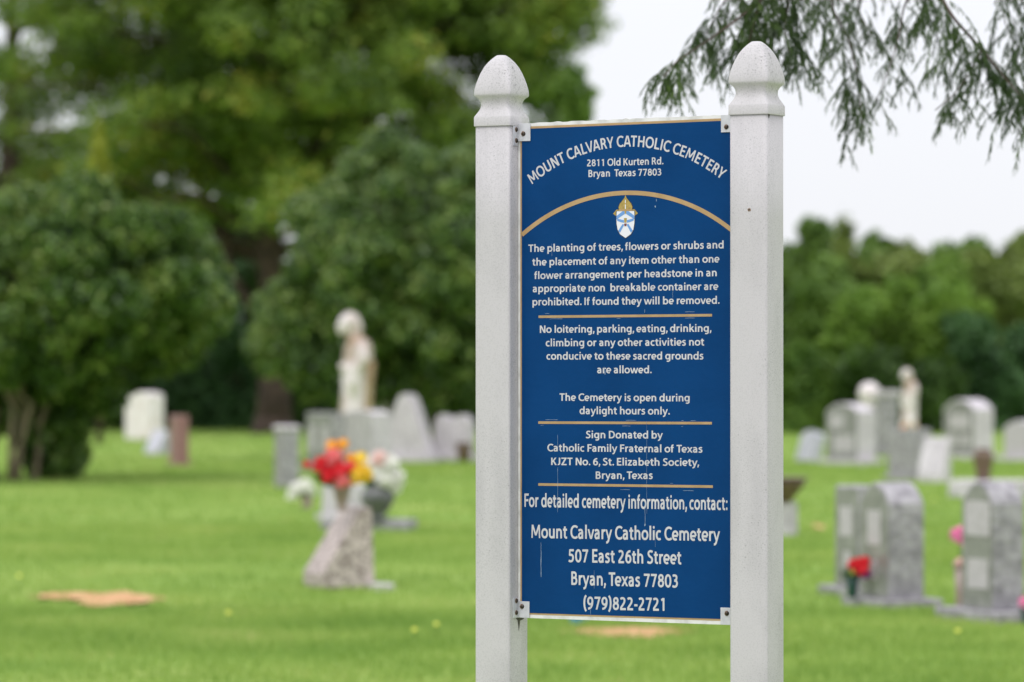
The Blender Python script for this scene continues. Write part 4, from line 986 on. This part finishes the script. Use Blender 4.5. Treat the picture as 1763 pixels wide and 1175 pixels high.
# ------------------------------------------------------------ cypress branches hanging in at the upper right
cy = thing('cypress_tree', (5.6, 14.5, 0), 'drooping feathery cypress whose twigs hang in at the upper right over the sign', 'tree')
def cl_(px, py, d): return Vector((X(px, d) - 5.6, d - 14.5, Z(py, d)))
g = G(); g.tube([(0,0,-.2), (0,0,1), (-.05,0,2.5), (0,.05,4.5), (.05,0,7)], [.34,.25,.21,.16,.07], 14)
P_, Fv = [], []
def leafy(P, L_, dens, q, spread=1.0, lw=.0015):
    """fine needles along a drooping twig, and the green twig itself as two crossed strips"""
    for i in range(len(P)-1):
        a, b_ = P[i], P[i+1]; sgl = (b_-a).length; n_ = max(1, int(sgl*dens))
        dr = (b_-a).normalized()
        for ax in (Vector((1,0,0)), Vector((0,1,0))):
            b0 = len(P_); P_.extend([a - ax*.0011, a + ax*.0011, b_ + ax*.0009, b_ - ax*.0009]); Fv.append((b0, b0+1, b0+2, b0+3))
        for j in range(n_):
            p_ = a.lerp(b_, q.random()); th = q.uniform(0, 6.283)
            u = Vector((math.cos(th), math.sin(th), q.uniform(-.9,.1))); dd = (u*.5*spread + dr*.9 + Vector((0,0,-.5))).normalized()
            ln = L_*q.uniform(.5, 1.2); w_ = dd.cross(Vector((q.uniform(-1,1), q.uniform(-1,1), q.uniform(-1,1)))).normalized()*lw
            b0 = len(P_); P_.extend([p_ - w_*.4, p_ + dd*ln*.5 - w_, p_ + dd*ln, p_ + dd*ln*.5 + w_]); Fv.append((b0, b0+1, b0+2, b0+3))
def droop(a, dirx, diry, L_, q, n_=6):
    P = [a]; v = Vector((dirx, diry, -.25)).normalized()
    for i in range(n_):
        v = (v + Vector((0, 0, -.30)) + Vector((q.uniform(-.12,.12), q.uniform(-.12,.12), 0))).normalized(); P.append(P[-1] + v*L_/n_)
    return P
def bough(pts, d0, d1, r0, tw, tl, seed, tmin=0.0, bias=0):
    q = random.Random(seed); n_ = len(pts); P = [cl_(px, py, d0 + (d1-d0)*i/(n_-1)) for i, (px, py) in enumerate(pts)]
    # smooth
    Q = [];
    for i in range(n_-1):
        for j in range(5): Q.append(P[i].lerp(P[i+1], j/5))
    Q.append(P[-1]); Q = [Q[0]] + [(Q[i-1]+Q[i]*2+Q[i+1])/4 for i in range(1, len(Q)-1)] + [Q[-1]]
    g.tube(Q, [max(.0018, .6*r0*(1 - i/(len(Q)-1)*.85)) for i in range(len(Q))], 6)
    tw = int(tw*.85)
    for k in range(tw):
        f = tmin + (1-tmin)*(k+.5)/tw; a = Q[min(len(Q)-1, int(f*(len(Q)-1)))] + Vector((q.uniform(-.03,.03), q.uniform(-.03,.03), 0))
        D_ = droop(a, q.uniform(-1,1) + bias, q.uniform(-1,1), tl*1.05*q.uniform(.35, 1.3)*(1-.2*f), q)
        leafy(D_, .034, 300, q)
        for _ in range(3):
            m_ = q.randrange(1, 5); D2 = droop(D_[m_], q.uniform(-1,1), q.uniform(-1,1), tl*.45*q.uniform(.6,1.1), q, 4); leafy(D2, .030, 300, q)
# limbs from the trunk, then the visible boughs
trunkp = Vector((0, 0, 4.0))
for (px, py, d, z0) in ((1420,-190,13.2,3.9), (1520,-120,13.6,4.2), (1640,-110,13.4,3.6), (1330,-120,13.0,4.4)):
    b_ = cl_(px, py, d); limb(g, (0, 0, z0), b_, .055, .016, .25, seed=int(px))
bough([(1640,-110),(1480,-120),(1370,-70),(1300,10),(1230,62),(1165,105),(1142,132)], 13.4, 12.6, .012, 44, .19, 1, .3, -.2)
bough([(1420,-190),(1385,-90),(1360,-20),(1350,50),(1360,95)], 13.2, 13.0, .013, 34, .27, 2, .25)
bough([(1420,-190),(1330,-100),(1270,-30),(1235,20),(1215,60)], 13.1, 13.2, .010, 24, .20, 3, .3, -.2)
bough([(1420,-190),(1400,-100),(1320,-30),(1300,30),(1285,90)], 13.1, 12.9, .010, 28, .25, 33, .35)
bough([(1520,-120),(1440,-70),(1430,10),(1462,70),(1478,140),(1484,212)], 13.6, 13.2, .010, 34, .22, 4, .25)
bough([(1520,-120),(1480,-60),(1478,20),(1500,60)], 13.5, 13.6, .007, 12, .16, 5, .4)
bough([(1640,-110),(1590,-50),(1556,10),(1548,60),(1532,115),(1508,175)], 13.4, 13.1, .008, 17, .16, 6, .3)
bough([(1640,-110),(1600,-40),(1640,30),(1690,85),(1735,140),(1790,200)], 13.2, 12.9, .013, 44, .25, 7, .3)
bough([(1690,85),(1668,130),(1640,165),(1610,190)], 13.0, 12.9, .005, 12, .14, 8, .1, -.3)
bough([(1640,-110),(1600,-50),(1590,10),(1605,40)], 13.5, 13.7, .008, 14, .16, 9, .4)
bough([(1800,-120),(1750,-50),(1722,-10),(1730,40),(1752,85)], 13.4, 13.5, .008, 16, .20, 10, .3)
bough([(1800,-120),(1800,-30),(1790,60),(1800,120)], 13.4, 13.2, .010, 24, .25, 11, .2)
bough([(1520,-120),(1500,-90),(1560,-50),(1640,-20)], 13.6, 13.8, .008, 10, .18, 12, .2)
limb(g, (0,0,4.4), cl_(1800,-120,13.4), .05, .014, .2, seed=5)
for j in range(60):   # upper crown, above the frame
    q = random.Random(900+j); a = q.uniform(0, 6.283); r_ = q.uniform(.4, 2.4); z = q.uniform(4.2, 7.0)
    c_ = Vector((r_*math.cos(a), r_*math.sin(a)*.7, z - r_*.15))
    limb(g, (0, 0, z-.1), c_, .03, .008, .1, seed=j)
    for k in range(4):
        D_ = droop(c_*(1-.1*k) + Vector((0,0,z*.1*k)), q.uniform(-1,1), q.uniform(-1,1), .5, q); leafy(D_, .07, 90, q, lw=.008)
g.build('trunk', M['bark'], cy, True)
mesh('crown', np.array([tuple(v) for v in P_]), np.array(Fv), G_['cypress'], cy)
